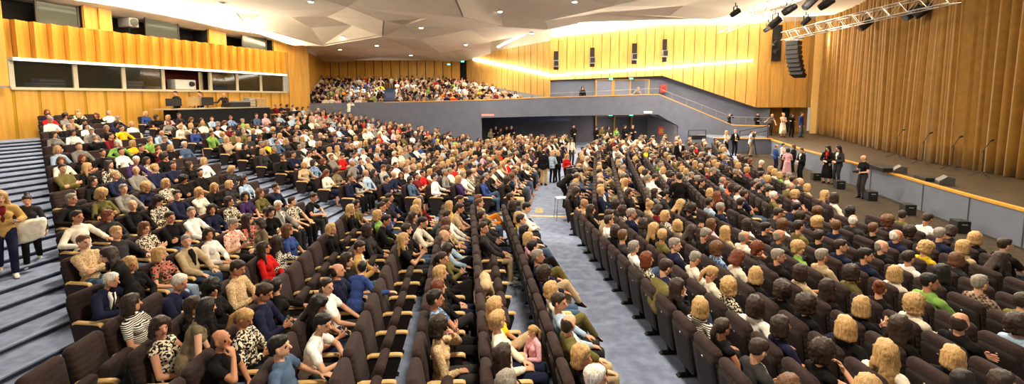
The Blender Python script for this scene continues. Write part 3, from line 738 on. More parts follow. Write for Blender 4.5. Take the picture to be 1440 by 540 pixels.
    for j in range(nG):
        z = 2.75+.25*j; t0, t1 = j/nG, (j+1)/nG
        a, b, c, d = Lf.lerp(Lb, t0), Rf.lerp(Rb, t0), Rf.lerp(Rb, t1), Lf.lerp(Lb, t1)
        m.box8([XY(a, z-.6), XY(b, z-.6), XY(c, z-.6), XY(d, z-.6), XY(a, z), XY(b, z), XY(c, z), XY(d, z)])
    struct(m.build('floor_gallery_tiers', mat('dark_blue_carpet', s2l(72, 82, 106), noise=.15)))
    panel_wall('wall_back', Vector((-20.6, 50.6)), Vector((-5.6, 50.6)), cst(4.5), cst(8.0), 16, [WOOD, GAP], gap=.09)
    panel_wall('wall_back_left', b1+Vector((.2, .5)), Vector((-20.6, 50.6)), lambda t: lerp(3.2, 5, t), cst(8.1), 10, [WOOD, GAP], gap=.09)
    m = MB(); wall_strip(m, Vector((-5.7, 50.9)), Vector((-4.6, 50.9)), 5, 5, 8.2, 8.2, .1); struct(m.build('door_10', DARK))  # near-black sheet filling the dark gallery corner
    a, b = Vector((-4.8, 49.6)), Vector((3.4, 40.9))
    panel_wall('wall_gallery_side', a, b, lambda t: lerp(5.6, 4.0, t), lambda t: lerp(8.35, 8.9, t), 15, [WOODF, GAP], gap=.06)
    u = (b-a).normalized(); nn = Vector((u.y, -u.x))*.3
    strip('gallery_strip_light', [(a.lerp(b, .12)+nn, 8.0-.05), (b+nn, 5.95)], 'glowing slanted strip light beside the gallery seats', .3)
CEILV = []
def build_ceiling():
    P = [(112, -4, 8.75), (171, 17, 8.6), (300, 40, 8.45), (386, 58, 8.35), (408, 66, 8.3), (413, 86, 8.0), (462, 87.5, 7.95), (520, 89, 7.95), (580, 89, 7.95), (640, 88, 8.0), (652, 83, 8.1),
         (437, 34, 8.75), (430, 71, 8.25), (250, 14, 9.0), (330, 12, 9.25), (385, 2, 9.5), (345, 30, 8.9), (487, 62, 8.6), (538, 63, 8.3), (538, 46, 8.95), (568, 30, 8.9), (622, 57, 8.75), (626, 82, 8.15), (580, 66, 8.3), (545, 76, 8.25),
         (690, 54, 8.75), (650, 18, 9.1), (706, 32, 8.75), (765, 24, 9.0), (700, 5, 9.6), (560, 8, 9.6), (480, 8, 9.2), (812, 28, 9.05), (770, 36, 8.7), (860, 2, 9.6), (940, 17, 9.4), (1000, 22, 9.45), (1040, 13, 9.7), (1085, 19, 9.8), (1140, 18, 10.2), (960, 2, 9.7), (690, 72, 8.35), (600, 20, 9.2), (720, 40, 8.9), (540, 24, 9.1), (500, 30, 8.8), (460, 18, 9.1), (590, 50, 8.7), (655, 64, 8.5), (410, 18, 9.2), (660, 36, 8.9), (840, 14, 9.3), (620, 70, 8.4), (512, 76, 8.15), (455, 60, 8.35)]
    rc = random.Random(5); P = [(a, b, c+(rc.uniform(-.5, .5) if 420 < a < 640 and b < 80 or 640 <= a < 900 and b < 26 or a < 400 and b < 12 else 0)) for a, b, c in P]
    pts = [Vector(atZ(*q)) for q in P]
    # extra points over the camera side of the hall
    for x, y, z in ((-24, 16, 8.9), (-12, 17, 9.3), (-3, 18, 9.9), (6, 17, 9.7), (14, 18, 10.0), (-22, 4, 9), (-8, 5, 9.6), (6, 5, 9.9), (18, 4, 10.4), (-20, -8, 9), (0, -8, 9.6), (20, -8, 10), (24, 18, 10.6), (27, 36, 10.7), (30, -8, 10.4), (-9, 26, 9.2)):
        pts.append(Vector((x, y, z)))
    res = geometry.delaunay_2d_cdt([p.to_2d() for p in pts], [], [], 0, 1e-4)
    m = MB()
    for f in res[2]:
        q = [pts[res[3][i][0]] for i in f]; c = (q[0]+q[1]+q[2])/3; pc = proj(c)
        if c.y > 8 and pc[0] > 641 and c.x > -8:
            ey = np.interp(pc[0], [640, 652, 690, 770, 812, 940, 1000, 1040, 1085, 1140, 1500], [88, 84, 72.5, 36.5, 28, 17, 22, 13, 19, 18, 8])
            if pc[1] > ey: continue
        m.poly(q)
    o = struct(m.build('ceiling', CEIL)); md = o.modifiers.new('s', 'SOLIDIFY'); md.thickness = .25; md.offset = -1 if m.f else 1
    # higher slab behind the edge so the cove reads as bright recess
    m = MB(); z = 10.9
    m.poly([(-10, 53, z-1.6), (-4, 34, z-1.3), (2, 30, z-1.0), (12, 27, z-.2), (28, 22, z+1), (32, 44, z+.6), (6, 46, z-.8)])
    struct(m.build('ceiling_cove', CEIL))
    # lamps of the far cove: tubes lying behind the ceiling edge
    edge = [(700, 70, 8.45), (770, 37, 8.75), (812, 29, 9.1), (940, 18, 9.45), (1040, 14, 9.75), (1120, 20, 10.1)]
    pe = [Vector(atZ(*q)) for q in edge]
    m = MB()
    for a, b in zip(pe[:-1], pe[1:]):
        m.tube(a+Vector((0, .7, .35)), b+Vector((0, .7, .35)), .09)
    tag(m.build('cove_tube_light', mat('cove_tube', (1, 1, 1), noise=0, emit=(1, .95, .84), estr=14)), 'long bright tube light hidden behind the ceiling edge above far wood wall', 'light')
    # downlights
    lamps = [(311, 4), (437, 1), (481, 51), (592, 38), (703, 15), (655, 62), (748, 46), (808, 1), (478, 69), (578, 77), (530, 63), (1049, 16)]
    g = 'round downlights in the cream ceiling'
    names = ['at the ceiling edge above the middle clerestory window', 'at the very top above the far blue wall', 'above the left gallery crowd, big one', 'in the middle of the ceiling', 'at the top centre of the ceiling', 'above the gallery corner', 'near the start of the far glowing cove', 'near the top edge, rightmost of the ceiling middle', 'low one above the left gallery crowd', 'above right half of the gallery crowd', 'small one above the gallery stairs', 'beside the end of the front truss']
    dg = bpy.context.evaluated_depsgraph_get()
    for i, (px, py) in enumerate(lamps):
        r = Vector(ray(px, py)).normalized()
        ok, loc, nrm, idx = o.ray_cast(Vector((0, 0, CAMZ)), r)
        if not ok: continue
        e = empty('downlight', loc); tag(e, 'round white downlight '+names[i], 'ceiling light', g)
        m = MB(); m.tube((0, 0, .02), (0, 0, -.07), .17, .17, 16); m.build('ring', WHITE, e)
        m = MB(); m.tube((0, 0, -.03), (0, 0, -.085), .13, .12, 16); m.build('lens', EMC, e)
# ------------------------------------------------------------------ theatre seats
def slab(w0, w1, h, th, r, nseg=4, dome=.02):
    """upright rounded cushion in local YZ, front at x=0, back at x=-th, bottom at z=0"""
    out = []
    def corner(cx, cz, a0):
        return [(cx+r*math.cos(a0+i*math.pi/2/nseg), cz+r*math.sin(a0+i*math.pi/2/nseg)) for i in range(nseg+1)]
    for (cx, cz, a) in ((w1/2-r, h-r, 0), (-w1/2+r, h-r, math.pi/2), (-w0/2+r, r, math.pi), (w0/2-r, r, 1.5*math.pi)): out += corner(cx, cz, a)
    n = len(out); m = MB(); cx = 0; cz = h/2
    rings = [(.62, dome), (.86, dome*.8), (.95, .0), (1, -.03), (1, -th+.03), (.95, -th), (.6, -th)]
    for sc, x in rings:
        for (y, z) in out: m.v.append((x, y*sc, cz+(z-cz)*(1-(1-sc)*w1/h)))
    for i in range(len(rings)-1):
        for k in range(n):
            k2 = (k+1) % n; m.f.append((i*n+k, i*n+k2, (i+1)*n+k2, (i+1)*n+k)); m.m.append(0)
    m.f.append(tuple(reversed(range(n)))); m.m.append(0)
    m.f.append(tuple((len(rings)-1)*n+k for k in range(n))); m.m.append(0)
    return m
SEATMESH = {}
def build_seat_meshes():
    back = slab(.47, .525, .66, .10, .07); T = Matrix.Translation((-.215, 0, .39)) @ Matrix.Rotation(R(-10), 4, 'Y')
    back.v = [tuple(T @ Vector(v)) for v in back.v]; me = back.mesh('seat_back', SEATF, True); SEATMESH['back'] = me
    # stitched horizontal channels on the cushion
    sm = SEATF.copy(); sm.name = 'brown_upholstery_channelled'; nt = sm.node_tree; bpn = [n for n in nt.nodes if n.type == 'BUMP'][0]
    tc = [n for n in nt.nodes if n.type == 'TEX_COORD'][0]; wv = nt.nodes.new('ShaderNodeTexWave'); wv.bands_direction = 'Z'; wv.inputs['Scale'].default_value = 4
    nt.links.new(tc.outputs['Object'], wv.inputs['Vector']); nt.links.new(wv.outputs['Fac'], bpn.inputs['Height']); bpn.inputs['Distance'].default_value = .02; bpn.inputs['Strength'].default_value = .22
    me.materials[0] = sm
    sh = slab(.47, .50, .60, .035, .06, dome=.004); T2 = Matrix.Translation((-.30, 0, .33)) @ Matrix.Rotation(R(-10), 4, 'Y')
    sh.v = [tuple(T2 @ Vector(v)) for v in sh.v]
    c = T2 @ Vector((-.034, .0, .515)); d = T2 @ Vector((-.042, 0, .515)); sh.tube(c, d, .016, n=10, mi=1)
    SEATMESH['shell'] = sh.mesh('seat_shell', [SEATS, CHROME], True)
    cu = slab(.48, .49, .46, .11, .06); T3 = Matrix.Rotation(R(90), 4, 'Y')
    # lay it down: local z -> +x
    cu.v = [(-.20+v[2], v[1], .45+v[0]*.9) for v in cu.v]; SEATMESH['cushion'] = cu.mesh('seat_cushion', SEATF, True)
    fl = slab(.48, .49, .44, .11, .06); a = R(68)
    fl.v = [(-.19+math.cos(a)*v[2]-math.sin(a)*v[0]*.9, v[1], .40+math.sin(a)*v[2]+math.cos(a)*v[0]*.9) for v in fl.v]; SEATMESH['cushion_up'] = fl.mesh('seat_cushion_up', SEATF, True)
    m = MB(); n = 10; sec = [(-.034, 0), (-.034, .022), (-.018, .036), (.018, .036), (.034, .022), (.034, 0)]
    xs = [(-.25, -.02), (-.2, 0), (.1, 0), (.165, -.004), (.195, -.016), (.205, -.034)]
    for x, dz in xs:
        for y, z in sec: m.v.append((x, -.295+y, .632+z+dz))
    for i in range(len(xs)-1):
        for k in range(6):
            k2 = (k+1) % 6; m.f.append((i*6+k, (i+1)*6+k, (i+1)*6+k2, i*6+k2)); m.m.append(0)
    m.f.append(tuple(range(6))); m.m.append(0); m.f.append(tuple(reversed(range(30, 36)))); m.m.append(0)
    SEATMESH['arm'] = m.mesh('armrest', ARMW, False)
    m = MB(); y0, y1 = -.32, -.27
    pr = [(-.30, .62), (.16, .63), (.175, .57), (.06, .20), (-.22, .20)]
    a = [(x, y0, z) for x, z in pr]; b = [(x, y1, z) for x, z in pr]
    m.poly(a); m.poly(b[::-1])
    for i in range(5): m.quad(a[i], b[i], b[(i+1) % 5], a[(i+1) % 5])
    SEATMESH['side'] = m.mesh('side_panel', SEATS, False)
    m = MB(); m.box8([(-.16, -.318, .03), (.0, -.318, .03), (.0, -.272, .03), (-.16, -.272, .03), (-.2, -.318, .22), (.03, -.318, .22), (.03, -.272, .22), (-.2, -.272, .22)])
    m.box8([(-.30, -.34, 0), (.06, -.34, 0), (.06, -.25, 0), (-.30, -.25, 0), (-.27, -.33, .035), (.03, -.33, .035), (.03, -.26, .035), (-.27, -.26, .035)])
    SEATMESH['foot'] = m.mesh('pedestal_foot', BLACK, False)
def make_seat(loc, deg, label, occupied, end=False):
    e = empty('theatre_seat', loc, R(-deg)); tag(e, label, 'seat', 'brown theatre seats with beech armrests')
    for nm, k in (('backrest', 'back'), ('back_shell', 'shell'), ('cushion', 'cushion' if occupied else 'cushion_up'), ('armrest', 'arm'), ('side_panel', 'side'), ('pedestal_foot', 'foot')):
        o = bpy.data.objects.new(nm, SEATMESH[k]); COL.objects.link(o); o.parent = e
        if end and k in ('arm', 'side', 'foot'):
            o = bpy.data.objects.new(nm, SEATMESH[k]); COL.objects.link(o); o.parent = e; o.location = (0, .59, 0)
    return e
# ------------------------------------------------------------------ persons
def person(loc, deg, pose, hair, hc, topk, label, group=None, scale=1, mirror=False, bottom='blk', skin=0, sleeve='long', tie=None, hat=None, shirt='wht', shoe='blk', rz=None):
    P = POSES[pose]
    o = bpy.data.objects.new('person', P['body']); COL.objects.link(o)
    o.location = loc; o.rotation_euler = (0, 0, R(-deg) if rz is None else rz)
    o.scale = (scale, -scale if mirror else scale, scale)
    tag(o, label, 'person', group)
    o.material_slots[0].link = 'OBJECT'; o.material_slots[0].material = SKINS[skin]
    def kid(nm, me, m=None, M=None):
        c = bpy.data.objects.new(nm, me); COL.objects.link(c); c.parent = o
        if m:
            if not me.materials: me.materials.append(m)
            c.material_slots[0].link = 'OBJECT'; c.material_slots[0].material = m
        if M is not None: c.matrix_local = M
        return c
    if hat: kid('cap' if hair == 'h' else 'hair', HAIR[hair], hat, P['H'])
    elif hair:
        hr = random.Random(int(loc[0]*977+loc[1]*7411)); kid('hair', HAIR[hair], HM[hc], P['H'] @ Matrix.Diagonal((hr.uniform(.97, 1.06), hr.uniform(.97, 1.08), hr.uniform(.95, 1.12) if hair in 'blpc' else 1.02, 1)))
    kid({'jacket': 'jacket', 'bare': 'sleeveless_top'}.get(sleeve, 'top'), P[sleeve], C[topk][1])
    if sleeve == 'jacket':
        kid('shirt', P['shirt'], C[shirt][1])
        if tie: kid('tie', P['tie'], C[tie][1])
    if bottom.startswith('skirt_'): kid('skirt', P['skirt'], C[bottom[6:]][1])
    else: kid('trousers', P['trousers'], C[bottom][1])
    for a, t in zip(P['ank'], P['toes']):
        t = Vector(t); M = Matrix.Translation(a) @ Matrix.Rotation(math.atan2(t.y, t.x), 4, 'Z') @ Matrix.Rotation(math.atan2(-t.z, math.hypot(t.x, t.y)), 4, 'Y')
        kid('shoe', SHOE['m'], C[shoe][1], M)
    return o
HNAME = dict(s='short {} hair', r='receding {} hair', b='{} bobbed hair', l='long {} hair', p='{} ponytail', u='{} bun', c='curly {} hair', h='a cap')
def hairtxt(h, c): return HNAME[h].format(HAIRC[c][0]) if h != 'h' else 'a cap'
# photo: heads seen in each part of the hall (x, y in a crop, hair style+colour, top, options)
PEOPLE = []
def crop(ox, oy, s, txt):
    for t in txt.split(';'):
        q = t.split()
        if not q: continue
        opt = dict(x.split('=') for x in q[4:])
        PEOPLE.append((ox+float(q[0])/s, oy+float(q[1])/s, q[2], q[3], opt))
Z = 3.373
crop(940, 240, Z, '''95 105 sd nvy; 125 90 ly yel; 205 95 by blk; 235 110 lo blk; 50 175 ly blk; 95 190 cd blk; 205 165 sd lbl; 262 200 sg nvy; 350 165 sd blk j=wht; 375 110 sd nvy; 310 75 cd dgr; 280 55 rg lbl; 290 40 bo cor;
345 90 sd wht; 430 65 sd nvy; 465 100 sk dgr; 500 110 sw olv; 535 180 sk nvy; 655 50 rg dgr j=wht; 430 210 bd wht; 590 215 cm wht; 500 230 sd dgr; 325 240 ly bei; 395 285 co dgr; 695 255 cy blk; 285 300 bm pnk; 85 250 ld dgr; 65 290 by bei;
125 315 sg blk; 590 275 rg dgr; 485 290 sk blk; 355 325 rg crm; 555 345 sd olv; 670 310 cy grn; 210 370 cm flb; 60 385 sg nvy j=wht; 290 420 bo crm; 410 450 by blk; 530 410 sg blk; 670 395 sg bei; 155 455 sg crm; 215 510 py crm p=phone_down; 640 500 bd bei''')
crop(1000, 230, Z, '680 275 rw dgr j=wht; 605 310 sm nvy; 610 395 sd nvy; 685 445 cd olv; 620 490 ld blk; 585 155 bd crm')
crop(1220, 230, Z, '''115 235 cm dgr; 190 245 sd olv; 157 290 rw nvy j=wht; 245 325 cd blk; 337 290 sg nvy; 410 320 bd dgr; 30 325 sm blk; 385 360 sd wht; 580 370 by blk; 510 405 by bei s=bare; 725 390 sd blk; 260 390 cy yel; 270 440 sd wht;
310 495 lk blk; 420 445 bm dgr; 670 445 ld blk; 95 500 uo blk; 225 530 by crm; 490 525 sg pla''')
crop(1080, 380, Z, '440 35 sk nvy s=short; 610 105 ly blk s=short; 90 95 cd blk; 185 180 cd blk; 425 155 by blk; 315 215 by blk; 590 250 ld blk; 155 330 bd nvy; 245 430 cd blk s=bare; 470 345 ly crm; 710 440 sk gry')
crop(1220, 380, Z, '360 60 sk grn; 660 105 sd olv; 340 210 cy crm; 505 245 rd blk; 640 200 cd lbl; 395 390 by blk; 560 480 bd crm')
crop(900, 380, Z, '110 20 sd nvy j=wht; 200 120 ld blk; 335 165 by str s=short; 465 135 cy pat; 555 210 bd wht; 385 300 pd blk s=bare; 525 385 sd dgr j=wht p=phone_man; 655 525 bm crm')
crop(780, 240, Z, '''130 145 rg bei; 135 185 ld blk; 180 205 ld blk; 210 225 sd bei; 255 255 sd wht; 270 305 bd blk; 345 320 sm dgr; 370 355 sg wht; 435 425 bo pat; 430 265 sg nvy j=wht; 480 315 by pat; 525 345 sy olv; 505 225 ly blk; 460 190 uy bei;
500 170 bd mar; 325 205 bd pat; 430 220 bd dgr; 265 165 cd dgr; 135 75 hg nvy; 175 75 bd blk; 185 30 rg blu; 125 40 ly blk; 260 85 sy nvy j=wht; 240 20 rg dgr; 345 30 sd nvy; 485 80 ld gry; 455 45 sg wht''')
crop(720, 380, Z, '240 25 by crm b=olv p=crossed; 205 105 sd lbl b=dgr p=knees_turned; 240 205 rd olv j=wht b=bei p=knees_turned; 345 315 by blk p=lap_turned; 345 460 pk blk p=phone_down; 440 530 sw dgr; 50 370 ld blk')
crop(560, 240, Z, '''545 150 bd dgr; 570 195 by yel; 580 235 sd lbl; 600 285 lk dgr p=crossed; 590 320 by pnk p=crossed; 618 350 sk blk b=olv p=crossed_man; 655 395 sg nvy b=bei p=crossed_man; 675 445 cd nvy j=wht; 395 130 bo bei b=org; 390 150 sm olv; 405 200 sd dgr j=wht; 265 145 by yel; 260 200 sd wht; 245 245 bm blk;
240 280 bm bei; 250 310 rg lbl; 240 365 bd olv; 275 390 pd blk; 195 485 by blk; 245 490 lo blk; 95 265 sd blk; 155 300 ly blk; 130 225 sk crm; 100 195 ld dgr; 115 165 by blk''')
crop(560, 380, Z, '455 115 ly yel b=bei s=short p=crossed; 475 280 sy crm p=lap_turned; 185 150 sk flb s=short p=arms_folded; 185 265 cd tan p=chin_rest; 440 460 bg dot')
crop(380, 260, Z, '440 270 sd kha j=wht t=nvy; 435 325 bd blk s=short; 385 370 rd nvy; 545 205 sk blk; 510 195 bd dgr; 410 110 ly blk; 455 85 bd olv; 490 60 by grn; 590 125 sd blu j=wht; 575 90 sd blk; 605 50 sd nvy; 75 10 sd nvy; 130 75 sd pat; 185 50 sd blk; 240 40 by blk; 155 205 bm blu b=blk')
crop(380, 380, Z, '290 95 sd wht b=dgr p=knees_turned; 220 190 lk blk p=phone_down; 175 260 sk wht b=dgr p=leaning; 80 405 sk den b=bei p=armrests; 45 80 pk blk p=twisted; ')
crop(200, 380, Z, '600 160 sd nvy p=phone_man; 600 240 py pat p=phone_down; 420 345 rd blk b=den s=short p=chin_man; 455 60 sd tan p=phone_man; 370 145 ck blk p=lap_turned; 105 135 bd pat s=bare p=lap_turned')
crop(80, 140, Z, '''20 75 ck gry; 70 60 sd bei; 95 95 sg blk; 165 90 bd wht; 325 45 hg nvy j=red; 100 125 bd wht; 165 120 sg gry j=lbl; 220 165 sg blk; 260 155 sd mar; 318 148 sd yel; 170 190 sg blk; 260 195 bw grn; 90 215 sm gry; 385 185 by yel; 432 180 sg grn;
75 270 bm crm; 185 255 sd blk; 290 240 sd wht; 370 230 sd blk; 440 225 bd pat; 505 210 sm mar; 470 70 bd blk; 515 75 by pnk; 480 105 rg lbl; 545 95 bm gry; 560 130 cd wht; 585 110 by crm; 635 55 sk nvy j=wht; 680 75 bd olv; 620 130 by bei;
640 160 bd blu; 655 90 bm blk; 685 115 sy crm; 725 155 sd grn; 590 295 sd nvy; 630 300 ld blk; 690 270 by wht; 680 320 sk blk; 145 370 ly blk; 215 360 bd blk; 320 345 sy nvy; 413 320 rg gry; 475 325 sy nvy; 425 380 cy nvy; 500 370 by pat;
605 355 ck blk; 550 420 sd nvy; 650 410 by crm; 710 400 by blk; 110 450 sg blk; 220 430 cy olv; 385 415 sg gry; 410 465 rd blk; 460 450 ld pat''')
crop(80, 220, Z, '300 245 bo dgr; 140 260 sd crm; 300 310 sy dgr; 380 290 bm pat; 520 265 sd blk; 590 220 sm red j=blk; 700 210 sg wht; 725 260 sg wht; 120 355 sm tan p=arms_folded; 300 425 by blk; 415 375 sd lav p=chin_man; 545 355 ld blk; 615 320 bo blk; 690 380 sg bei b=den j=blk p=knees_turned; 460 470 bd str b=den p=lap_turned; 540 445 by flo b=lbl shoe=red p=lap_turned')
crop(200, 260, Z, '350 45 bd nvy; 430 30 bd pat; 370 215 bd wht; 470 185 sg dot; 530 160 ld flo; 550 60 bm olv; 612 45 sd crm; 670 95 sw gry j=wht; 690 285 ld hou; 610 345 ld red; 495 15 bd pur; 155 490 sw nvy')
crop(0, 340, 2.7, '350 155 sw nvy j=wht t=blk')
crop(400, 160, 2.7, '''25 150 sd nvy; 95 115 bg wht; 60 200 by bei; 100 215 bd flb; 140 195 lo crm; 205 225 bd tau; 190 130 by crm; 245 145 sd lbl; 240 145 sd red; 300 145 sg wht; 345 150 rg nvy; 340 185 sg bei; 290 200 sd nvy j=wht; 425 175 sd wht; 380 200 sm str;
420 245 rd nvy; 465 235 bd den; 515 215 sd mar; 550 235 sk red; 580 190 bm den; 595 255 sd wht; 690 260 by pur; 720 240 cd pat; 620 240 sg gry; 640 215 sg crm; 330 65 sw wht; 430 45 rg red; 510 70 sw dgr; 575 60 sg bei; 640 75 sd blk''')
crop(700, 160, 2.7, '100 180 sd wht; 95 225 sd pla b=den; 70 150 bd blk; 20 105 sd gry; 300 105 sd nvy; 360 60 sg wht; 345 235 sd nvy; 370 155 sd blk; 410 230 by blk; 440 265 sy nvy j=wht; 560 90 sd pur; 600 60 by crm; 545 130 by yel; 620 125 bd blk; 640 185 sg wht')
FEMH = set('blpuc')
SEATPOSE_F = ['lap_ahead', 'lap_turned', 'phone_down', 'chin_rest', 'crossed', 'twisted', 'clap', 'arms_folded']
SEATPOSE_M = ['chin_man', 'knees_turned', 'phone_man', 'arms_folded', 'armrests', 'leaning', 'crossed_man', 'lap_ahead', 'knees_turned']
TOPR = ['blk']*30+['dgr']*8+['nvy']*12+['wht']*11+['crm']*8+['bei']*7+['gry']*5+['lbl']*4+['blu']*3+['red']*2+['mar']*2+['olv']*4+['pat']*4+['pnk']*2+['grn', 'yel', 'pur', 'den', 'tau', 'tan', 'str', 'flb', 'org']
HAIRR = ['sd']*16+['sk']*6+['sg']*12+['sm']*5+['rg']*6+['bd']*11+['by']*14+['ld']*7+['ly']*6+['cd']*4+['cm']*3+['cy']*4+['bo']*4+['pd']*3+['sw']*5+['uy', 'lk', 'bg']
def seat_people():
    seats = []
    for ri, r in enumerate(rows):
        for si, (x, y) in enumerate(r['pts']):
            z = r['z']; a = R(r['deg'])
            hx, hy = x-.09*math.cos(a), y+.09*math.sin(a)
            ph = proj((hx, hy, z+1.30)); pt = proj((x-.3*math.cos(a), y+.3*math.sin(a), z+1.0)); pf = proj((x+.2, y, z+.5))
            vis = -25 < ph[0] < 1465 and (ph[1] < 565 or pt[1] < 545) and y > 3.9
            if not vis: continue
            seats.append(dict(x=x, y=y, z=z, deg=r['deg'], r=ri, si=si, ph=ph, dist=math.sqrt(x*x+y*y+(CAMZ-z-1)**2), who=None, block=r['block'], end=(si == len(r['pts'])-1)))
    cand = []
    for pi, p in enumerate(PEOPLE):
        for s in seats:
            dx = abs(p[0]-s['ph'][0]); dy = abs(p[1]-s['ph'][1]); sc = 650/s['y']
            d = math.hypot(dx, dy)/sc
            if d < 1.0: cand.append((d, pi, s))
    cand.sort(key=lambda q: q[0]); used = set(); tot = 0
    for d, pi, s in cand:
        if pi in used or s['who'] is not None: continue
        s['who'] = PEOPLE[pi]; used.add(pi); tot += d
    print('PEOPLE matched', len(used), 'of', len(PEOPLE), 'mean', round(tot/max(1, len(used)), 3))
    fill = dict(midnear=.0, rightnear=.22, uppernear=.55, midcentre=.9, rightcentre=.72, midfar=.93, rightfar=.88, uppercentre=.86)
    for s in seats:
        if s['who'] is None:
            f = fill[s['block']]
            if s['block'] == 'uppernear' and s['ph'][1] > 330: f = .25
            if s['block'] == 'midnear' and s['y'] > 9.5 and s['ph'][0] > 540: f = .7
            if s['block'] == 'midnear' and s['y'] > 9.5 and s['r'] == 2: f = .8
            if s['block'] == 'rightnear' and s['ph'][1] < 330: f = .5
            if rng.random() < f:
                s['who'] = (0, 0, rng.choice(HAIRR), rng.choice(TOPR), {})
    return seats
def occupant(s, i):
    who = s['who']; h, hc = who[2][0], who[2][1]; opt = who[4]
    rr = random.Random(i*7919+13)
    fem = h in FEMH
    pose = opt.get('p') or rr.choice(SEATPOSE_F if fem else SEATPOSE_M)
    if pose == 'clap' and rr.random() < .5: pose = 'lap_turned'
    j = opt.get('j'); sl = 'jacket' if j else opt.get('s') or ('short' if rr.random() < (.22 if fem else .12) else 'long')
    bt = opt.get('b') or rr.choice(['blk', 'blk', 'dgr', 'nvy', 'den', 'den', 'dgr', 'bei', 'blk'] + (['skirt_blk', 'skirt_nvy'] if fem else []))
    return dict(pose=pose, hair=h, hc=hc, topk=who[3], sleeve=sl, tie=opt.get('t') or ('nvy' if j and rr.random() < .4 else None), shirt=j or 'wht', bottom=bt, skin=rr.choice([0, 0, 0, 1, 1, 2]), mirror=rr.random() < .5,
                scale=(.995 if fem else 1.045)+rr.uniform(-.03, .035), shoe=opt.get('shoe') or rr.choice(['blk', 'blk', 'dgr', 'tan', 'wht']), hat=C['gry'][1] if h == 'h' else None)
def crowd_mesh(seated, gallery):
    """far audience: one surface"""
    low = {}
    def lowpoly(me, ratio):
        o = bpy.data.objects.new('t', me); COL.objects.link(o); m = o.modifiers.new('d', 'DECIMATE'); m.ratio = ratio
        ev = o.evaluated_get(bpy.context.evaluated_depsgraph_get()); q = ev.to_mesh()
        V = np.empty(len(q.vertices)*3); q.vertices.foreach_get('co', V); Fc = [tuple(p.vertices) for p in q.polygons]
        ev.to_mesh_clear(); bpy.data.objects.remove(o); return V.reshape(-1, 3), Fc
    mats = []; idx = {}
    def mi(m):
        if m.name not in idx: idx[m.name] = len(mats); mats.append(m)
        return idx[m.name]
    VV = []; FF = []; MM = []; n = 0
    def put(key, me, ratio, M, m):
        nonlocal n
        if key not in low: low[key] = lowpoly(me, ratio)
        V, Fc = low[key]; A = np.array(M)
        VV.append(V @ A[:3, :3].T+A[:3, 3]); FF.extend([tuple(i+n for i in f) for f in Fc]); MM.extend([mi(m)]*len(Fc)); n += len(V)
    for q, (loc, deg, o) in enumerate(seated+gallery):
        far = q >= len(seated); k = .5 if far else 1.0
        M = Matrix.Translation(loc) @ Matrix.Rotation(R(-deg), 4, 'Z') @ Matrix.Diagonal((o['scale'], o['scale']*(-1 if o['mirror'] else 1), o['scale'], 1))
        P = POSES[o['pose']]; sl = o['sleeve']; kk = 'f' if far else ''
        put(o['pose']+'b'+kk, P['body'], .14*k, M, SKINS[o['skin']]); put(o['pose']+sl+kk, P[sl], .14*k, M, C[o['topk']][1])
        b = o['bottom']
        if not far:
            if b.startswith('skirt_'): put(o['pose']+'sk', P['skirt'], .2, M, C[b[6:]][1])
            else: put(o['pose']+'tr', P['trousers'], .12, M, C[b][1])
            if sl == 'jacket': put(o['pose']+'sh', P['shirt'], .3, M, C[o['shirt']][1])
        put('h'+o['hair']+kk, HAIR[o['hair']], .16 if not far else .1, M @ P['H'], HM[o['hc']] if not o['hat'] else o['hat'])
    me = bpy.data.meshes.new('seated_crowd'); me.from_pydata(np.vstack(VV).tolist(), [], FF)
    for m in mats: me.materials.append(m)
    me.polygons.foreach_set('material_index', MM); me.polygons.foreach_set('use_smooth', [True]*len(FF)); me.update()
    o = bpy.data.objects.new('seated_crowd', me); COL.objects.link(o)
    tag(o, 'far audience filling the distant rows and the upper gallery', 'crowd', kind='stuff'); print('crowd faces', len(FF))
def seats_mesh(lst):
    m = MB(); V0 = {}
    parts = [('back', 0), ('shell', 1), ('cushion', 0), ('arm', 2), ('side', 1), ('foot', 1)]
    data = {}
    for k, mi in parts+[('cushion_up', 0)]:
        me = SEATMESH[k]; data[k] = ([v.co.copy() for v in me.vertices], [tuple(p.vertices) for p in me.polygons])
    # lean version of each cushion: plain boxes with the same outline
    for s in lst:
        M = Matrix.Translation((s['x'], s['y'], s['z'])) @ Matrix.Rotation(R(-s['deg']), 4, 'Z')
        for k, mi in parts:
            if k == 'shell' and s['dist'] > 22: continue
            if k == 'foot': continue
            kk = 'cushion_up' if k == 'cushion' and s['who'] is None else k
            V, Fc = data[kk]; n = len(m.v); m.v += [tuple(M @ v) for v in V]
            m.f += [tuple(i+n for i in f) for f in Fc]; m.m += [mi]*len(Fc)
    o = m.build('seat_rows', [SEATF, SEATS, ARMW], smooth=False); tag(o, 'brown theatre seats filling the distant rows beyond the cross aisles', 'seats', kind='stuff')
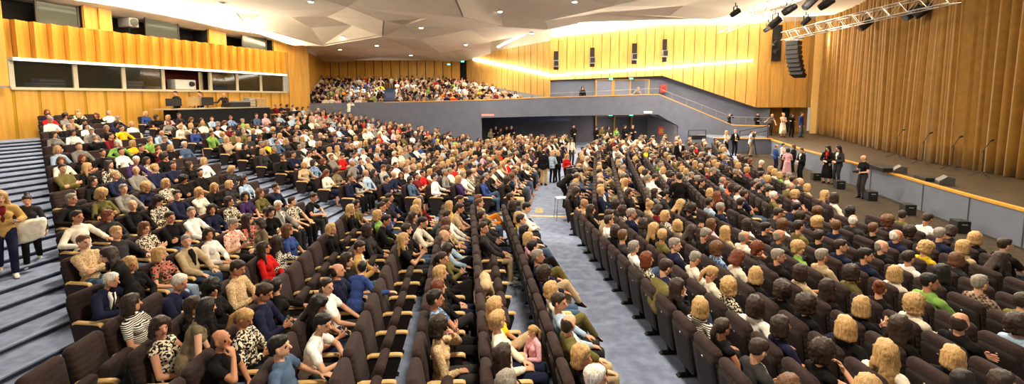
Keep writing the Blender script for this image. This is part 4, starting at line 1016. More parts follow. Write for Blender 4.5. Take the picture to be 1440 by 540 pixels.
# ------------------------------------------------------------------ things
def boxthing(name, loc, dims, rz, m, label, cat, group=None, bevel=.01):
    b = MB(); b.box((0, 0, dims[2]/2), dims); o = b.build(name, m, bevel=bevel); o.location = loc; o.rotation_euler = (0, 0, rz); return tag(o, label, cat, group)
def build_things():
    rzS = R(-12); MS = .72
    # subwoofers on the floor along the stage front
    wh = ['farthest of the row, behind the suited man', 'behind the two women in black', 'beside the photographer', 'fourth from the far end', 'nearest of the row']
    for i, (px, py) in enumerate(((1147, 253), (1180, 265), (1224, 281), (1276, 301), (1349, 326))):
        p = atZ(px, py, .02); e = empty('floor_speaker', p, rzS); tag(e, 'black box speaker at the stage front, '+wh[i], 'speaker', 'black floor speakers along the stage front')
        m = MB(); m.box((0, 0, .18), (.32, .38, .36)); m.build('cabinet', BLACK, e, bevel=.012)
        m = MB(); m.box((-.165, 0, .18), (.012, .33, .31)); m.build('grille', mat('grille', (.03, .03, .032), rough=.8, noise=.3, nscale=60), e)
        m = MB(); m.box((0, -.192, .26), (.14, .012, .03)); m.build('handle', GREYP, e)
    # stage monitors
    for px, py, l in ((1264, 243, 'black wedge monitor on the stage beside the photographer'), (1328, 259, 'black wedge monitor on the stage edge, nearer one')):
        p = atZ(px, py, SZ+.006); e = empty('stage_monitor', p, R(-30)); tag(e, l, 'speaker', 'wedge monitors on the stage')
        m = MB(); pr = [(-.2, 0), (.2, 0), (.2, .25), (.04, .29), (-.2, .1)]
        a = [(x, -.28, z) for x, z in pr]; b = [(x, .28, z) for x, z in pr]; m.poly(a); m.poly(b[::-1])
        for i in range(5): m.quad(a[i], b[i], b[(i+1) % 5], a[(i+1) % 5])
        m.build('cabinet', mat('worn_black', (.05, .048, .045), rough=.5, noise=.2), e, bevel=.012)
        m = MB(); m.quad((-.19, -.25, .112), (-.19, .25, .112), (.03, .25, .29), (.03, -.25, .29)); gq = m.build('grille', mat('worn_black', (1, 1, 1)), e); gq.modifiers.new('t', 'SOLIDIFY').thickness = .015
    p = atZ(1240, 238, SZ+.006); boxthing('flat_case', p, (.7, 1.7, .16), R(-14), BLACK, 'flat black case lying on the stage behind the photographer', 'case')
    p = atZ(1302, 253, SZ+.006); boxthing('small_case', p, (.4, .7, .12), R(-14), BLACK, 'low black box on the stage edge beside the nearer wedge monitor', 'case')
    # mic stands
    for i, (bx, by, tx, ty) in enumerate(((1260, 222, 1267, 181), (1297, 231, 1305, 185), (1338, 239, 1344, 190), (1380, 249, 1391, 195))):
        p = atZ(bx, by, SZ+.005); h = (by-ty)*p.y/650*.98; e = empty('microphone_stand', p); tag(e, 'black microphone stand before the gold curtain, %s from the left' % ORD[i], 'microphone stand', 'microphone stands on the stage')
        m = MB(); m.tube((0, 0, .2), (0, 0, h*.72), .016); m.build('pole', BLACK, e)
        m = MB(); m.tube((-.08, 0, h*.66), (.22, 0, h*.98), .012); m.build('boom', BLACK, e)
        m = MB(); m.tube((.20, 0, h*.97), (.32, 0, h*1.0), .03, .035); m.build('microphone', BLACK, e)
        for k in range(3):
            a = k*2.094+.4; m = MB(); m.tube((0, 0, .22), (.36*math.cos(a), .36*math.sin(a), .012), .012); m.build('leg', BLACK, e)
    # line array
    p = atY(1117, 55, 35.2); e = empty('line_array', p); tag(e, 'black hanging line array speaker before the wood wall beside the curtain', 'speaker')
    a = 0; q = Vector((0, 0, -.15)); dirv = R(8)
    for k in range(8):
        th = R(2+5.0*k*k/7.0*.6); m = MB(); M = Matrix.Translation(q) @ Matrix.Rotation(R(28), 4, 'Z') @ Matrix.Rotation(th, 4, 'Y')
        m.box8([M @ Vector(v) for v in ((-.33, -.48, -.32), (.30, -.42, -.32), (.30, .42, -.32), (-.33, .48, -.32), (-.33, -.48, -.01), (.36, -.42, -.03), (.36, .42, -.03), (-.33, .48, -.01))])
        c = m.build('cabinet', BLACK, e, bevel=.015)
        g = MB(); g.box8([M @ Vector(v) for v in ((-.345, -.44, -.29), (-.33, -.44, -.29), (-.33, .44, -.29), (-.345, .44, -.29), (-.345, -.44, -.04), (-.33, -.44, -.04), (-.33, .44, -.04), (-.345, .44, -.04))]); g.build('grille', mat('grille', (1, 1, 1)), c)
        q = q+Vector((.03+.018*k, .02, -.335*math.cos(th)))
    m = MB(); m.box((0, 0, 0), (.9, .9, .1)); m.tube((0, 0, .05), (0, 0, 2.6), .02); m.build('hanging_frame', GREYP, e)
    # trusses
    def truss(name, a, b, w, label):
        e = empty(name, a); tag(e, label, 'truss'); a = Vector(a); b = Vector(b); d = (b-a); L = d.length; u = d.normalized(); sd = Vector((-u.y, u.x, 0)).normalized(); up = Vector((0, 0, 1))
        cs = [sd*w/2+up*w/2, -sd*w/2+up*w/2, -sd*w/2-up*w/2, sd*w/2-up*w/2]
        for c in cs:
            m = MB(); m.tube(c, d+c, .024); m.build('chord', METAL, e)
        m = MB(); n = int(L/.5)
        for i in range(n):
            p0 = d*(i/n); p1 = d*((i+1)/n)
            for k in range(4):
                c0, c1 = cs[k], cs[(k+1) % 4]
                m.tube(p0+c0, p1+c1, .012, n=5) if i % 2 else m.tube(p0+c1, p1+c0, .012, n=5)
        m.build('lacing', METAL, e); return e
    A = atZ(1104, 51, 7.95); B = atZ(1345, -6, 7.95); truss('lighting_truss', A, B, .5, 'long aluminium lighting truss running along the top of the gold curtain')
    A1 = atZ(1016, 41, 8.7); B1 = atZ(1125, -10, 8.9); truss('lighting_truss', A1, B1, .5, 'shorter aluminium lighting truss under the ceiling above the far wood wall')
    # stage lights
    def lantern(px, py, Y, s, label, yaw=0.4, tilt=.7):
        p = atY(px, py, Y); e = empty('stage_light', p); tag(e, label, 'stage light', 'black stage lights on the trusses')
        M = Matrix.Rotation(yaw, 4, 'Z') @ Matrix.Rotation(tilt, 4, 'Y')
        m = MB()
        pr = [(-.32, .12), (-.28, .17), (.1, .18), (.3, .15)]
        for (x0, r0), (x1, r1) in zip(pr[:-1], pr[1:]): m.tube(M @ Vector((x0*s, 0, 0)), M @ Vector((x1*s, 0, 0)), r0*s, r1*s, 10)
        m.build('housing', BLACK, e)
        m = MB(); m.tube(M @ Vector((.30*s, 0, 0)), M @ Vector((.32*s, 0, 0)), .13*s, .13*s, 10); m.build('lens', GLASS, e)
        m = MB()
        for sg in (1, -1): m.box8([Vector((x, sg*.22*s+y, z)) for x, y, z in ((-.03, 0, -.05), (.03, 0, -.05), (.03, .02, -.05), (-.03, .02, -.05), (-.03, 0, .4*s), (.03, 0, .4*s), (.03, .02, .4*s), (-.03, .02, .4*s))])
        m.box((0, 0, .4*s), (.06, .46*s, .03)); m.tube((0, 0, .4*s), (0, 0, .62*s), .03); m.build('yoke', BLACK, e)
    for i, (px, py, Y, s, l) in enumerate(((1110, 13, 26, 1.2, 'black lantern on the shorter truss, above the far wood wall'), (1090, 32, 28, 1.3, 'black lantern hanging below the shorter truss'), (1080, 40, 30, .9, 'small black lantern left of the dark wall slot'),
            (1133, 30, 31, 1.0, 'black lantern hanging between the two trusses'), (1034, 18, 27, .9, 'small black lantern above the near end of the shorter truss'), (1139, 4, 24, 1.2, 'black lantern at the picture top between both trusses'), (1162, 5, 25, 1.2, 'pair lantern at the picture top, right of the shorter truss'),
            (1218, 34, 27.5, 1.3, 'black lantern under the long truss, leftmost against the curtain'), (1283, 18, 22.3, 1.3, 'big black lantern under the long truss, second against the curtain'), (1297, 15, 21.8, 1.2, 'big black lantern under the long truss, third against the curtain'), (1352, 4, 21.5, 1.2, 'black lantern at the top right against the curtain'), (1400, -2, 20, 1.1, 'black lantern in the top right corner'))):
        lantern(px, py, Y, s, l, yaw=2.6+.3*(i % 3), tilt=.6+.15*(i % 2))
    # slot in the wall with lights
    m = MB(); p = atY(1085, 86, 38.1); q = atY(1098, 86, 38.1); wall_strip(m, Vector((p.x, p.y)), Vector((q.x, q.y)), p.z, p.z, p.z+2.9, p.z+2.9, .06); struct(m.build('trim_6', DARK))
    for i, (px, py) in enumerate(((1091, 60), (1092, 71))): lantern(px, py, 37.6, .9, 'black lantern inside the dark wall slot, %s' % ('upper', 'lower')[i], yaw=3.6, tilt=.5)
    # wall speakers in slots
    for i, (px, y0, y1) in enumerate(((782, 72, 98), (833, 67, 94), (892, 61, 90), (935, 55, 87))):
        Y = 40.55-(px-782)*.0058
        a = atY(px-3.3, y1, Y); b = atY(px+3.3, y0, Y); n = lerp(0, 1, i/3)
        e = empty('wall_speaker', atY(px, (y0+y1)/2+4, Y-.3)); tag(e, 'grey loudspeaker in a dark slot of the far wood wall, %s from the left' % ORD[i], 'speaker', 'speakers in the far wood wall')
        m = MB(); m.box8([Vector((x, y, z))-e.location for z in (a.z, b.z) for x, y in ((a.x, Y+.0), (b.x, Y-.0), (b.x, Y+.1), (a.x, Y+.1))]); m.build('slot', DARK, e)
        m = MB(); m.box((0, 0, 0), (.46, .34, .5)); m.build('cabinet', GREYP, e, bevel=.02)
        m = MB(); m.box((0, -.18, 0), (.36, .02, .4)); m.build('grille', BLACK, e)
        m = MB(); m.box((0, .05, -.28), (.62, .12, .04)); m.build('bracket', METAL, e)
    # gallery handrail
    e = empty('handrail', (0, 0, 0)); tag(e, 'thin steel handrail on the gallery parapet, sloping down the ramp', 'handrail')
    pts = [XY(W[2]+Vector((.1, .25)), 4.3), XY(W[3]+Vector((0, .25)), 4.75), XY(W[4]+Vector((0, .25)), 2.5), XY(W[5]+Vector((0, .2)), 2.45)]
    m = MB()
    for a, b in zip(pts[:-1], pts[1:]): m.tube(a, b, .016)
    m.build('rail', GREYP, e); m = MB()
    for a, b in zip(pts[:-1], pts[1:]):
        for k in range(5): q = a.lerp(b, k/5); m.tube(q, q-Vector((0, 0, .5)), .01)
    m.build('baluster', GREYP, e)
    # red boxes, signs
    p = atY(933, 124.5, 40.3); e = empty('fire_box', p); tag(e, 'red fire hose box on the blue wall at the head of the ramp', 'fire box')
    m = MB(); m.box((0, 0, 0), (.5, .16, .68)); m.build('case', REDB, e, bevel=.02); m = MB(); m.box((0, -.09, -.03), (.36, .02, .42)); m.build('pane', mat('smoky_pane', (.25, .05, .04), rough=.1, noise=0), e)
    p = atY(930.5, 184, 39.4); e = empty('fire_box', p); tag(e, 'red fire hose box on the wall in the dark recess', 'fire box')
    m = MB(); m.box((0, 0, 0), (.55, .16, .72), Matrix.Rotation(R(-35), 4, 'Z')); m.build('case', REDB, e, bevel=.02); m = MB(); m.box((0, -.09, 0), (.34, .02, .4), Matrix.Rotation(R(-35), 4, 'Z')); m.build('pane', mat('orange_pane', (.6, .25, .05), rough=.2, noise=0), e)
    for px, py, Y, l in ((859, 111, 40.5, 'green exit sign above the left gallery door'), (887.5, 110.5, 40.4, 'green exit sign above the second gallery door'), (858.5, 161.5, 38.2, 'green exit sign over the left recess doors'), (887.5, 161.5, 38.2, 'green exit sign over the right recess doors'), (631, 90.5, 50.0, 'green exit sign on the back wall of the gallery'), (650.5, 86.5, 49.3, 'green exit sign beside the dark gallery corner')):
        e = empty('exit_sign', atY(px, py, Y)); tag(e, l, 'exit sign'); m = MB(); m.box((0, 0, 0), (.34, .08, .17)); m.build('case', WHITE, e); m = MB(); m.box((0, -.045, 0), (.3, .012, .14)); m.build('face', GREEN, e)
    p = atY(911, 159.5, 37.7); boxthing('wall_sign', p, (.7, .05, .18), 0, WHITE, 'pale blank sign above the right end of the recess', 'sign')
    p = atY(686, 163.3, 33.7); boxthing('wall_sign', p, (.9, .05, .16), 0, mat('sign_red_white', (.8, .3, .25), noise=0, pattern='vstripe', col2=(.85, .82, .8), pscale=.5), 'red and white sign at the left end of the recess', 'sign')
    # garments over the gallery rail
    for px, mk, l in ((629, 'blk', 'black jacket hung over the gallery rail'), (638, 'red', 'red jacket hung over the gallery rail'), (671, 'gry', 'grey jacket hung over the gallery rail')):
        p = atY(px, 141, 34.5+abs(px-669)*.03); S = Solid(); S.hull([((-.2, -.12, .05), (.08,)*3), ((.2, -.12, .05), (.08,)*3), ((0, -.18, -.4), (.12,)*3), ((0, .15, .05), (.1,)*3)]); o = bpy.data.objects.new('draped_jacket', S.grow('draped', .03, 300, 1, .05, .15)); COL.objects.link(o); o.data.materials.append(C[mk][1]); o.location = p; tag(o, l, 'jacket')
    # jackets on near seats
    for (px, py, hz, mk, l) in ((932, 406, 1.02, 'olv', 'dark green jacket draped over a seat back along the wide aisle'), (683, 397, .98, 'bei', 'beige scarf draped over an empty seat back in middle rows')):
        p = atZ(px, py, hz); S = Solid(); S.hull([((-.02, -.24, .03), (.07,)*3), ((-.02, .22, .03), (.07,)*3), ((-.14, .1, -.22), (.07,)*3), ((-.13, -.12, -.30), (.06,)*3)]); S.hull([((.02, -.2, .03), (.06,)*3), ((.02, .2, .03), (.06,)*3), ((.10, 0, -.2), (.05,)*3)])
        o = bpy.data.objects.new('draped_jacket', S.grow('draped', .012, 1400, 2, .03, .09)); COL.objects.link(o); o.data.materials.append(C[mk][1]); o.location = p; o.rotation_euler = (0, 0, R(6)); tag(o, l, 'jacket')
    # bags
    for px, py, hz, mk, l in ((256, 264, 1.25, 'wht', 'white handbag on the lap of a person in the raised rows'), (441, 428, .62, 'blk', 'black handbag between the near left seats'), (347, 444, .66, 'tan', 'tan cloth bag on a lap in the near left rows'), (1212, 486, .62, 'yel', 'yellow bag on a seat in the near right rows'), (165, 176, 2.27, 'grn', 'green bag hung beside the top left seats'), (1206, 528, .66, 'dot', 'coral spotted bag in the near right rows')):
        p = atZ(px, py, hz); e = empty('handbag', p, R(20)); tag(e, l, 'bag')
        S = Solid(); S.hull([((0, -.12, -.08), (.06,)*3), ((0, .12, -.08), (.06,)*3), ((0, -.09, .07), (.035,)*3), ((0, .09, .07), (.035,)*3)]); o = bpy.data.objects.new('body', S.grow('bag', .012, 500, 2, .02, .06)); COL.objects.link(o); o.parent = e; o.data.materials.append(C[mk][1])
        m = MB(); q = [Vector((0, .09*math.cos(a), .09+.13*math.sin(a))) for a in [math.pi*i/8 for i in range(9)]]
        for a, b in zip(q[:-1], q[1:]): m.tube(a, b, .008, n=6)
        m.build('handle', C[mk][1], e)
    # stool on the aisle
    p = atZ(783, 310, 0.005); e = empty('folding_stool', p+Vector((.18, .15, 0)), R(8)); tag(e, 'white topped folding stool with thin steel legs on the wide aisle', 'stool')
    m = MB(); m.box((0, 0, .72), (.40, .34, .035)); m.build('seat', WHITE, e, bevel=.012)
    for x in (-.18, .18):
        for y in (-.15, .15):
            m = MB(); m.tube((x, y, .71), (x*1.25, -y*1.3 if False else y*1.3, 0), .011); m.build('leg', CHROME, e)
    m = MB()
    for y in (-.18, .18): m.tube((-.2, y, .2), (.2, y, .2), .009)
    for x in (-.2, .2): m.tube((x, -.18, .35), (x, .18, .35), .009)
    m.build('stretcher', CHROME, e)
    # tripods and cameras
    def tripod(base, h, label, camscale=1, yaw=0):
        e = empty('tripod', base); tag(e, label, 'tripod')
        for k in range(3):
            a = k*2.094+.5; m = MB(); m.tube((0, 0, h*.93), (.42*h/1.4*math.cos(a), .42*h/1.4*math.sin(a), .01), .022, .016); m.build('leg', BLACK, e)
        m = MB(); m.tube((0, 0, h*.6), (0, 0, h), .03); m.tube((-.05, 0, h*.98), (-.5, -.1, h*.9), .012); m.build('head', BLACK, e)
        c = empty('video_camera', base+Vector((0, 0, h)), yaw); tag(c, 'black video camera on the '+label.split(' on ')[0].replace('black ', ''), 'camera')
        s = camscale; m = MB(); m.box((0, 0, .12*s), (.42*s, .14*s, .2*s)); m.build('body', BLACK, c, bevel=.02)
        m = MB(); m.tube((.21*s, 0, .12*s), (.42*s, 0, .12*s), .055*s, .075*s, 12); m.build('lens', BLACK, c)
        m = MB(); m.box((-.05*s, .1*s, .22*s), (.2*s, .07*s, .07*s)); m.build('viewfinder', BLACK, c); m = MB(); m.box((0, 0, .27*s), (.24*s, .03*s, .03*s)); m.box((.1*s, 0, .245*s), (.03*s, .03*s, .06*s)); m.box((-.1*s, 0, .245*s), (.03*s, .03*s, .06*s)); m.build('handle', BLACK, c)
    p = atZ(804, 286, 0); tripod(p, 1.12, 'tall aisle tripod on the wide aisle edge', 1.1, .5)
    p = atZ(1059, 221, 0); tripod(p, 1.35, 'splayed black tripod on the brown floor beside the landing', 1, -2.2)
    # barrier
    p = atY(980, 196, 33); e = empty('metal_barrier', (p.x, p.y, 0)); tag(e, 'black tubular barrier frame with a box before the blue ramp wall', 'barrier')
    zt = atY(980, 183, 33).z; m = MB(); w = .62
    for a, b in (((-w, 0, 0), (-w, 0, zt)), ((w, 0, 0), (w, 0, zt)), ((-w, 0, zt), (w, 0, zt)), ((-w, 0, .4), (w, 0, .4))): m.tube(a, b, .028)
    m.build('frame', BLACK, e); m = MB(); m.box((0, 0, zt-.52), (1.15, .3, .3)); m.build('box', BLACK, e)
    # rail on the landing
    e = empty('stair_rail', (0, 0, 0)); tag(e, 'dark stair rail leading up to the side landing of the stage', 'handrail')
    a = Vector((16.3, 33.0, SZ+.0)); b = Vector((18.2, 32.8, SZ+.0)); m = MB()
    m.tube(a+Vector((0, 0, .55)), b+Vector((0, 0, .95)), .03); m.tube(a+Vector((0, 0, .2)), b+Vector((0, 0, .6)), .025); m.build('rail', BLACK, e)
    m = MB(); m.tube(a+Vector((0, 0, .06)), a+Vector((0, 0, .55)), .025); m.tube(b+Vector((0, 0, .06)), b+Vector((0, 0, .95)), .025); m.build('post', BLACK, e)
    # ---------------- mixing position
    A = Vector((-18.3, 25.4)); B = Vector((-16.5, 31.6)); u = (B-A).normalized(); n = Vector((-u.y, u.x)); zf = RISE*13; zt = 3.38
    e = empty('mixing_desk', XY(A, zf)); tag(e, 'long mixing desk draped in black cloth below the control booth', 'desk')
    m = MB(); wall_strip(m, A-A, B-A, 0, 0, zt-zf-.06, zt-zf-.06, 1.1); m.build('drape', BLACKC, e)
    m = MB(); wall_strip(m, A-A-u*.6-n*.05, B-A-n*.05, zt-zf-.06, zt-zf-.06, zt-zf, zt-zf, 1.2); m.build('table_top', mat('pale_top', s2l(170, 160, 140), noise=.05), e)
    rz = math.atan2(u.y, u.x)
    m = MB(); wall_strip(m, A+n*1.12, B+n*1.12, zf, zf, 2.5, 2.5, 1.0); struct(m.build('floor_platform', BLACKC))
    def ond(t, d, nm, dims, mt, lab, cat, dz=0):
        p = A+u*t+n*d; e = empty(nm, XY(p, zt+dz), rz); tag(e, lab, cat); return e
    def screen(t, d, lab, w=.62, h=.38, mt=BLACK, stand=True):
        e = ond(t, d, 'monitor', None, None, lab, 'monitor'); m = MB(); m.box((0, 0, .14+h/2), (w, .04, h)); m.build('screen', mt, e, bevel=.008)
        m = MB(); m.box((0, 0, .01), (.26, .18, .02)); m.box((0, .03, .09), (.06, .03, .16)); m.build('stand', BLACK, e)
    screen(.2, .55, 'black monitor at the left end of the mixing desk', .9, .42)
    screen(1.5, .6, 'pale backed monitor on the mixing desk', .85, .5, mat('tan_back', s2l(180, 150, 100), noise=.05))
    screen(2.2, .45, 'black monitor with bright frame on the mixing desk', .75, .5)
    for t, lab, L in ((4.3, 'wide black mixing console on the mixing desk', 1.5),):
        e = ond(t, .6, 'mixing_console', None, None, lab, 'console'); m = MB(); m.box8([(-L/2, -.4, 0), (L/2, -.4, 0), (L/2, .4, 0), (-L/2, .4, 0), (-L/2, -.4, .34), (L/2, -.4, .34), (L/2, .4, .12), (-L/2, .4, .12)]); m.build('body', BLACK, e, bevel=.01)
        m = MB(); m.box((0, -.38, .36), (L*.96, .06, .08)); m.build('meter_bridge', GREYP, e)
        m = MB()
        for k in range(14): m.box((-L*.45+k*L*.9/13, .1, .235), (.03, .1, .03))
        m.build('faders', METAL, e)
    e = ond(5.35, .6, 'equipment_rack', None, None, 'grey equipment rack with shelves on the mixing desk', 'rack'); m = MB(); m.box((0, 0, .3), (.5, .5, .6)); m.build('case', GREYP, e, bevel=.01); m = MB()
    for k in range(3): m.box((0, -.26, .14+k*.17), (.44, .03, .11))
    m.build('units', mat('pale_units', s2l(190, 180, 150), noise=.1), e)
    e = ond(6.1, .55, 'flight_case', None, None, 'pale flight case at the right part of the mixing desk', 'case'); m = MB(); m.box((0, 0, .28), (.8, .5, .56)); m.build('body', mat('tan_back', (1, 1, 1)), e, bevel=.02); m = MB()
    for sx in (-1, 1):
        for sz in (.04, .52): m.box((sx*.38, -.24, sz), (.08, .06, .08))
    m.build('corners', METAL, e)
    # things in the control booth
    p = booth_at(259, -.5); e = empty('projector', XY(p, 4.46), math.atan2(BU.y, BU.x)); tag(e, 'white projector standing in the open control booth window', 'projector')
    m = MB(); m.box((0, 0, .32), (1.3, .7, .6)); m.build('body', WHITE, e, bevel=.04); m = MB(); m.tube((.35, -.35, .36), (.35, -.48, .36), .16, .14, 14); m.build('lens', BLACK, e)
    m = MB(); m.box((-.45, 0, .01), (.1, .5, .03)); m.box((.45, 0, .01), (.1, .5, .03)); m.build('feet', BLACK, e)
    for px, hz, dm, mt, l in ((74, .32, (1.1, .5, .5), mat('blue_case', s2l(96, 112, 160), noise=.05), 'bluish equipment case behind the first booth window, larger one'), (58, .15, (.8, .5, .3), mat('blue_case', (1, 1, 1)), 'bluish equipment case behind the first booth window, smaller one'), (191, .3, (.9, .4, .55), GREYP, 'grey equipment frame behind the third booth window'), (215, .15, (1.2, .5, .25), mat('blue_case', (1, 1, 1)), 'low bluish case behind the third booth window')):
        p = booth_at(px, -.7); e = empty('equipment_case', XY(p, 4.40), math.atan2(BU.y, BU.x)); tag(e, l, 'case')
        m = MB(); m.box((0, 0, dm[2]/2), dm); m.build('body', mt, e, bevel=.02)
        m = MB()
        for k in range(3): m.box((0, -dm[1]/2-.01, dm[2]*(.2+.3*k)), (dm[0]*.85, .02, dm[2]*.12))
        m.build('panel', METAL, e)
    # white light in a clerestory opening
    p = booth_at(191, -.3); e = empty('follow_spot', XY(p, 8.0), math.atan2(BU.y, BU.x)); tag(e, 'grey follow spot standing in the middle clerestory opening', 'spotlight'); m = MB(); m.box((0, 0, .05), (.5, .9, .5)); m.build('housing', GREYP, e, bevel=.05); m = MB(); m.tube((0, -.45, .05), (0, -.5, .05), .2, .2, 12); m.build('lens', mat('pale_glass', (1, 1, 1)), e); m = MB(); m.tube((0, 0, -.2), (0, 0, -.65), .04); m.build('post', BLACK, e)
STAND = []
def build_standing():
    G = []
    def st(px, pyf, pyh, pose, face, hair, top, label, z=None, Y=None, **k):
        """foot pixel, head-top pixel, heading of the gaze: degrees clockwise from the stage direction"""
        if k.get('P'): q = k.pop('P'); p = Vector((q[0], q[1], z))
        elif Y is not None:
            r = ray(px, pyf); p = Vector((r[0]*Y/r[1], Y, 0 if z is None else z))
        else: p = on_floor(px, pyf, z)
        H = {'bend_over': 1.35, 'lean_reach': 1.62}.get(pose, 1.70)
        hpx = atY(px, pyh, p.y).z-p.z; sc = max(.86, min(1.1, hpx/H))
        if pose in ('bend_over',): sc = 1
        sc = k.pop('scale', sc)
        cam_l = k.pop('cam', None)
        o = person(p, face, pose, hair[0], hair[1], top, label, 'people standing in the hall', sc, **k)
        if cam_l:
            f = Vector((math.cos(R(face)), -math.sin(R(face)), 0)); e = empty('photo_camera', p+f*.30*sc+Vector((0, 0, (1.56 if pose == 'stand_camera' else 1.06)*sc)), R(-face)); tag(e, cam_l, 'camera')
            m = MB(); m.box((0, 0, 0), (.07, .15, .10)); m.box((0, 0, .06), (.05, .05, .03)); m.build('body', BLACK, e, bevel=.008); m = MB(); m.tube((.035, 0, 0), (.14, 0, 0), .036, .042, 12); m.build('lens', BLACK, e)
        return o
    st(12, 388, 266, 'walk_down', 40, 'ly', 'kha', 'person in beige coat and maroon scarf walking down the left stairs', bottom='nvy', sleeve='jacket', shirt='mar', shoe='wht')
    st(48, 372, 272, 'walk_down', 48, 'ud', 'dgr', 'person in grey top and black trousers walking down the left stairs', bottom='blk', mirror=True, shoe='wht')
    pc = on_floor(48, 372)+Vector((.30, -.26, .95)); S = Solid(); S.hull([((0, -.16, 0), (.08,)*3), ((0, .16, .03), (.08,)*3), ((0, -.14, -.32), (.07,)*3), ((0, .12, -.26), (.06,)*3)]); o = bpy.data.objects.new('folded_coat', S.grow('coat', .012, 900, 2, .03, .09)); COL.objects.link(o); o.data.materials.append(C['crm'][1]); o.location = pc; o.rotation_euler = (0, 0, R(-48)); tag(o, 'cream coat carried by the person in grey on the left stairs', 'coat')
    st(186, 484, 362, 'stand_lean', 150, 'ld', 'blk', 'person with long dark hair in black leaning over the seated man in navy suit', scale=1.0)
    st(272, 560, 412, 'stand_lean', -35, 'lk', 'tau', 'person in long taupe dress standing bent over the near left seats', Y=5.3, z=0, bottom='skirt_tau', sleeve='bare', scale=.95)
    st(374, 412, 306, 'stand_front', 130, 'bd', 'tau', 'person in taupe cardigan standing with back turned before front raised row', bottom='dgr')
    st(384, 392, 290, 'stand_front', 30, 'bd', 'blk', 'person in black T-shirt standing in the front raised row', sleeve='short', bottom='dgr')
    st(503, 500, 376, 'lean_reach', -75, 'sk', 'blu', 'person in blue sweater seen from behind, reaching over an empty seat', Y=7.0, z=0, bottom='dgr', scale=.85)
    st(752, 478, 436, 'stand_front', 150, 'py', 'pnk', 'small child in pink top standing between the middle rows', Y=5.75, z=0, scale=.62, bottom='pur')
    st(764, 261, 210, 'stand_down', -70, 'rd', 'blk', 'person in black jacket and khaki trousers standing in the wide aisle', bottom='kha', sleeve='jacket')
    st(776, 257, 213, 'stand_front', -60, 'by', 'lbl', 'person with blond hair and light blue jacket standing in the wide aisle', bottom='blk')
    st(785, 256, 215, 'stand_front', -110, 'by', 'blk', 'person in all black standing in the wide aisle beside the red jacket', bottom='blk')
    st(796, 262, 221, 'stand_front', 60, 'by', 'red', 'person in bright red jacket standing beside the aisle camera', bottom='blk')
    st(793, 292, 245, 'bend_over', -20, 'sk', 'blk', 'camera operator in black bending beside the tall aisle tripod', bottom='blk', scale=1.0)
    st(803, 232, 194, 'stand_down', 70, 'ld', 'crm', 'person in cream shirt standing at the far end of the wide aisle', bottom='dgr')
    st(953, 330, 243, 'stand_front', -80, 'sd', 'blk', 'person in black suit seen from behind standing among the right middle rows', Y=13.0, z=0, bottom='blk', sleeve='jacket')
    st(937, 246, 200, 'stand_front', 90, 'sd', 'dgr', 'person in dark suit standing in the cross aisle, left of two men', Y=23.9, z=0, sleeve='jacket', tie='nvy')
    st(954, 246, 196, 'stand_down', 85, 'rd', 'blk', 'person in open black jacket and white shirt in the cross aisle', Y=23.8, z=0, sleeve='jacket')
    st(1020, 217, 184, 'stand_folded', 60, 'ly', 'crm', 'person with blond hair and cream cardigan standing before the blue ramp wall', bottom='blk')
    st(1032, 219, 182, 'stand_front', 90, 'sg', 'blk', 'person in black suit standing before the blue ramp wall', sleeve='jacket', bottom='blk')
    st(1054, 220, 183, 'stand_camera', 40, 'sd', 'wht', 'camera operator in white shirt behind the splayed tripod', bottom='bei')
    st(1089, 241, 205, 'stand_front', 0, 'rm', 'blu', 'bald person in blue suit in the group before the stage', sleeve='jacket', bottom='nvy')
    st(1099, 238, 203, 'stand_folded', 60, 'sk', 'wht', 'person in white shirt in the group before the stage', bottom='dgr')
    st(1106, 250, 214, 'stand_front', -70, 'cd', 'pnk', 'person in pink dress seen from behind in the group before the stage', bottom='skirt_pnk', sleeve='short')
    st(1115, 242, 207, 'stand_front', 180, 'bm', 'blk', 'person in black top facing the pink dress in the stage group', bottom='blk')
    st(1126, 255, 208, 'stand_front', 175, 'sd', 'blk', 'person in black suit at the right of the stage group', sleeve='jacket', bottom='blk')
    st(1162, 258, 205, 'stand_front', 150, 'lk', 'blk', 'person in black dress with red flower before the stage front', bottom='skirt_blk', sleeve='jacket', shirt='red')
    st(1177, 260, 205, 'stand_front', 165, 'lk', 'dgr', 'person in dark trouser suit and long black hair before the stage front', bottom='dgr', sleeve='jacket')
    st(1212, 279, 218, 'stand_front', 175, 'rg', 'blk', 'bald photographer in black with camera standing before the stage front', bottom='dgr', sleeve='short', cam='black camera held by the bald photographer before the stage front')
    st(1100, 193, 159, 'stand_folded', 90, 'uy', 'crm', 'person in long cream dress standing at the side of the stage', z=SZ, bottom='skirt_crm', sleeve='bare')
    st(1112, 193, 160, 'stand_folded', 90, 'bd', 'blk', 'person in black standing at the side of the stage', z=SZ, bottom='blk')
    st(1125, 193, 157, 'stand_down', 60, 'sd', 'blu', 'person in blue sweater and jeans standing at the side of the stage', z=SZ, bottom='den')
    st(1082, 192, 160, 'lean_reach', 90, 'rg', 'gry', 'person in grey T-shirt leaning on the landing parapet', Y=36.0, z=SZ, sleeve='short', bottom='dgr')
    st(1064, 186, 158, 'stand_front', 100, 'sk', 'blk', 'person in black standing in the dark opening above the landing', Y=38.0, z=SZ, bottom='blk')
    st(1025, 180, 163, 'stand_camera', 80, 'sg', 'dgr', 'person holding a camera on the ramp behind the parapet', Y=37.0, z=1.25, bottom='blk', cam='black camera held by the person on the ramp')
    st(819, 152, 120.5, 'stand_down', 100, 'ld', 'blk', 'person in black with long dark hair standing on the gallery walkway', Y=39.6, z=3.05, bottom='blk')
    st(895, 150, 118.5, 'lean_reach', 80, 'sg', 'gry', 'person in grey top leaning on the gallery parapet', Y=39.2, z=3.08, bottom='blk')
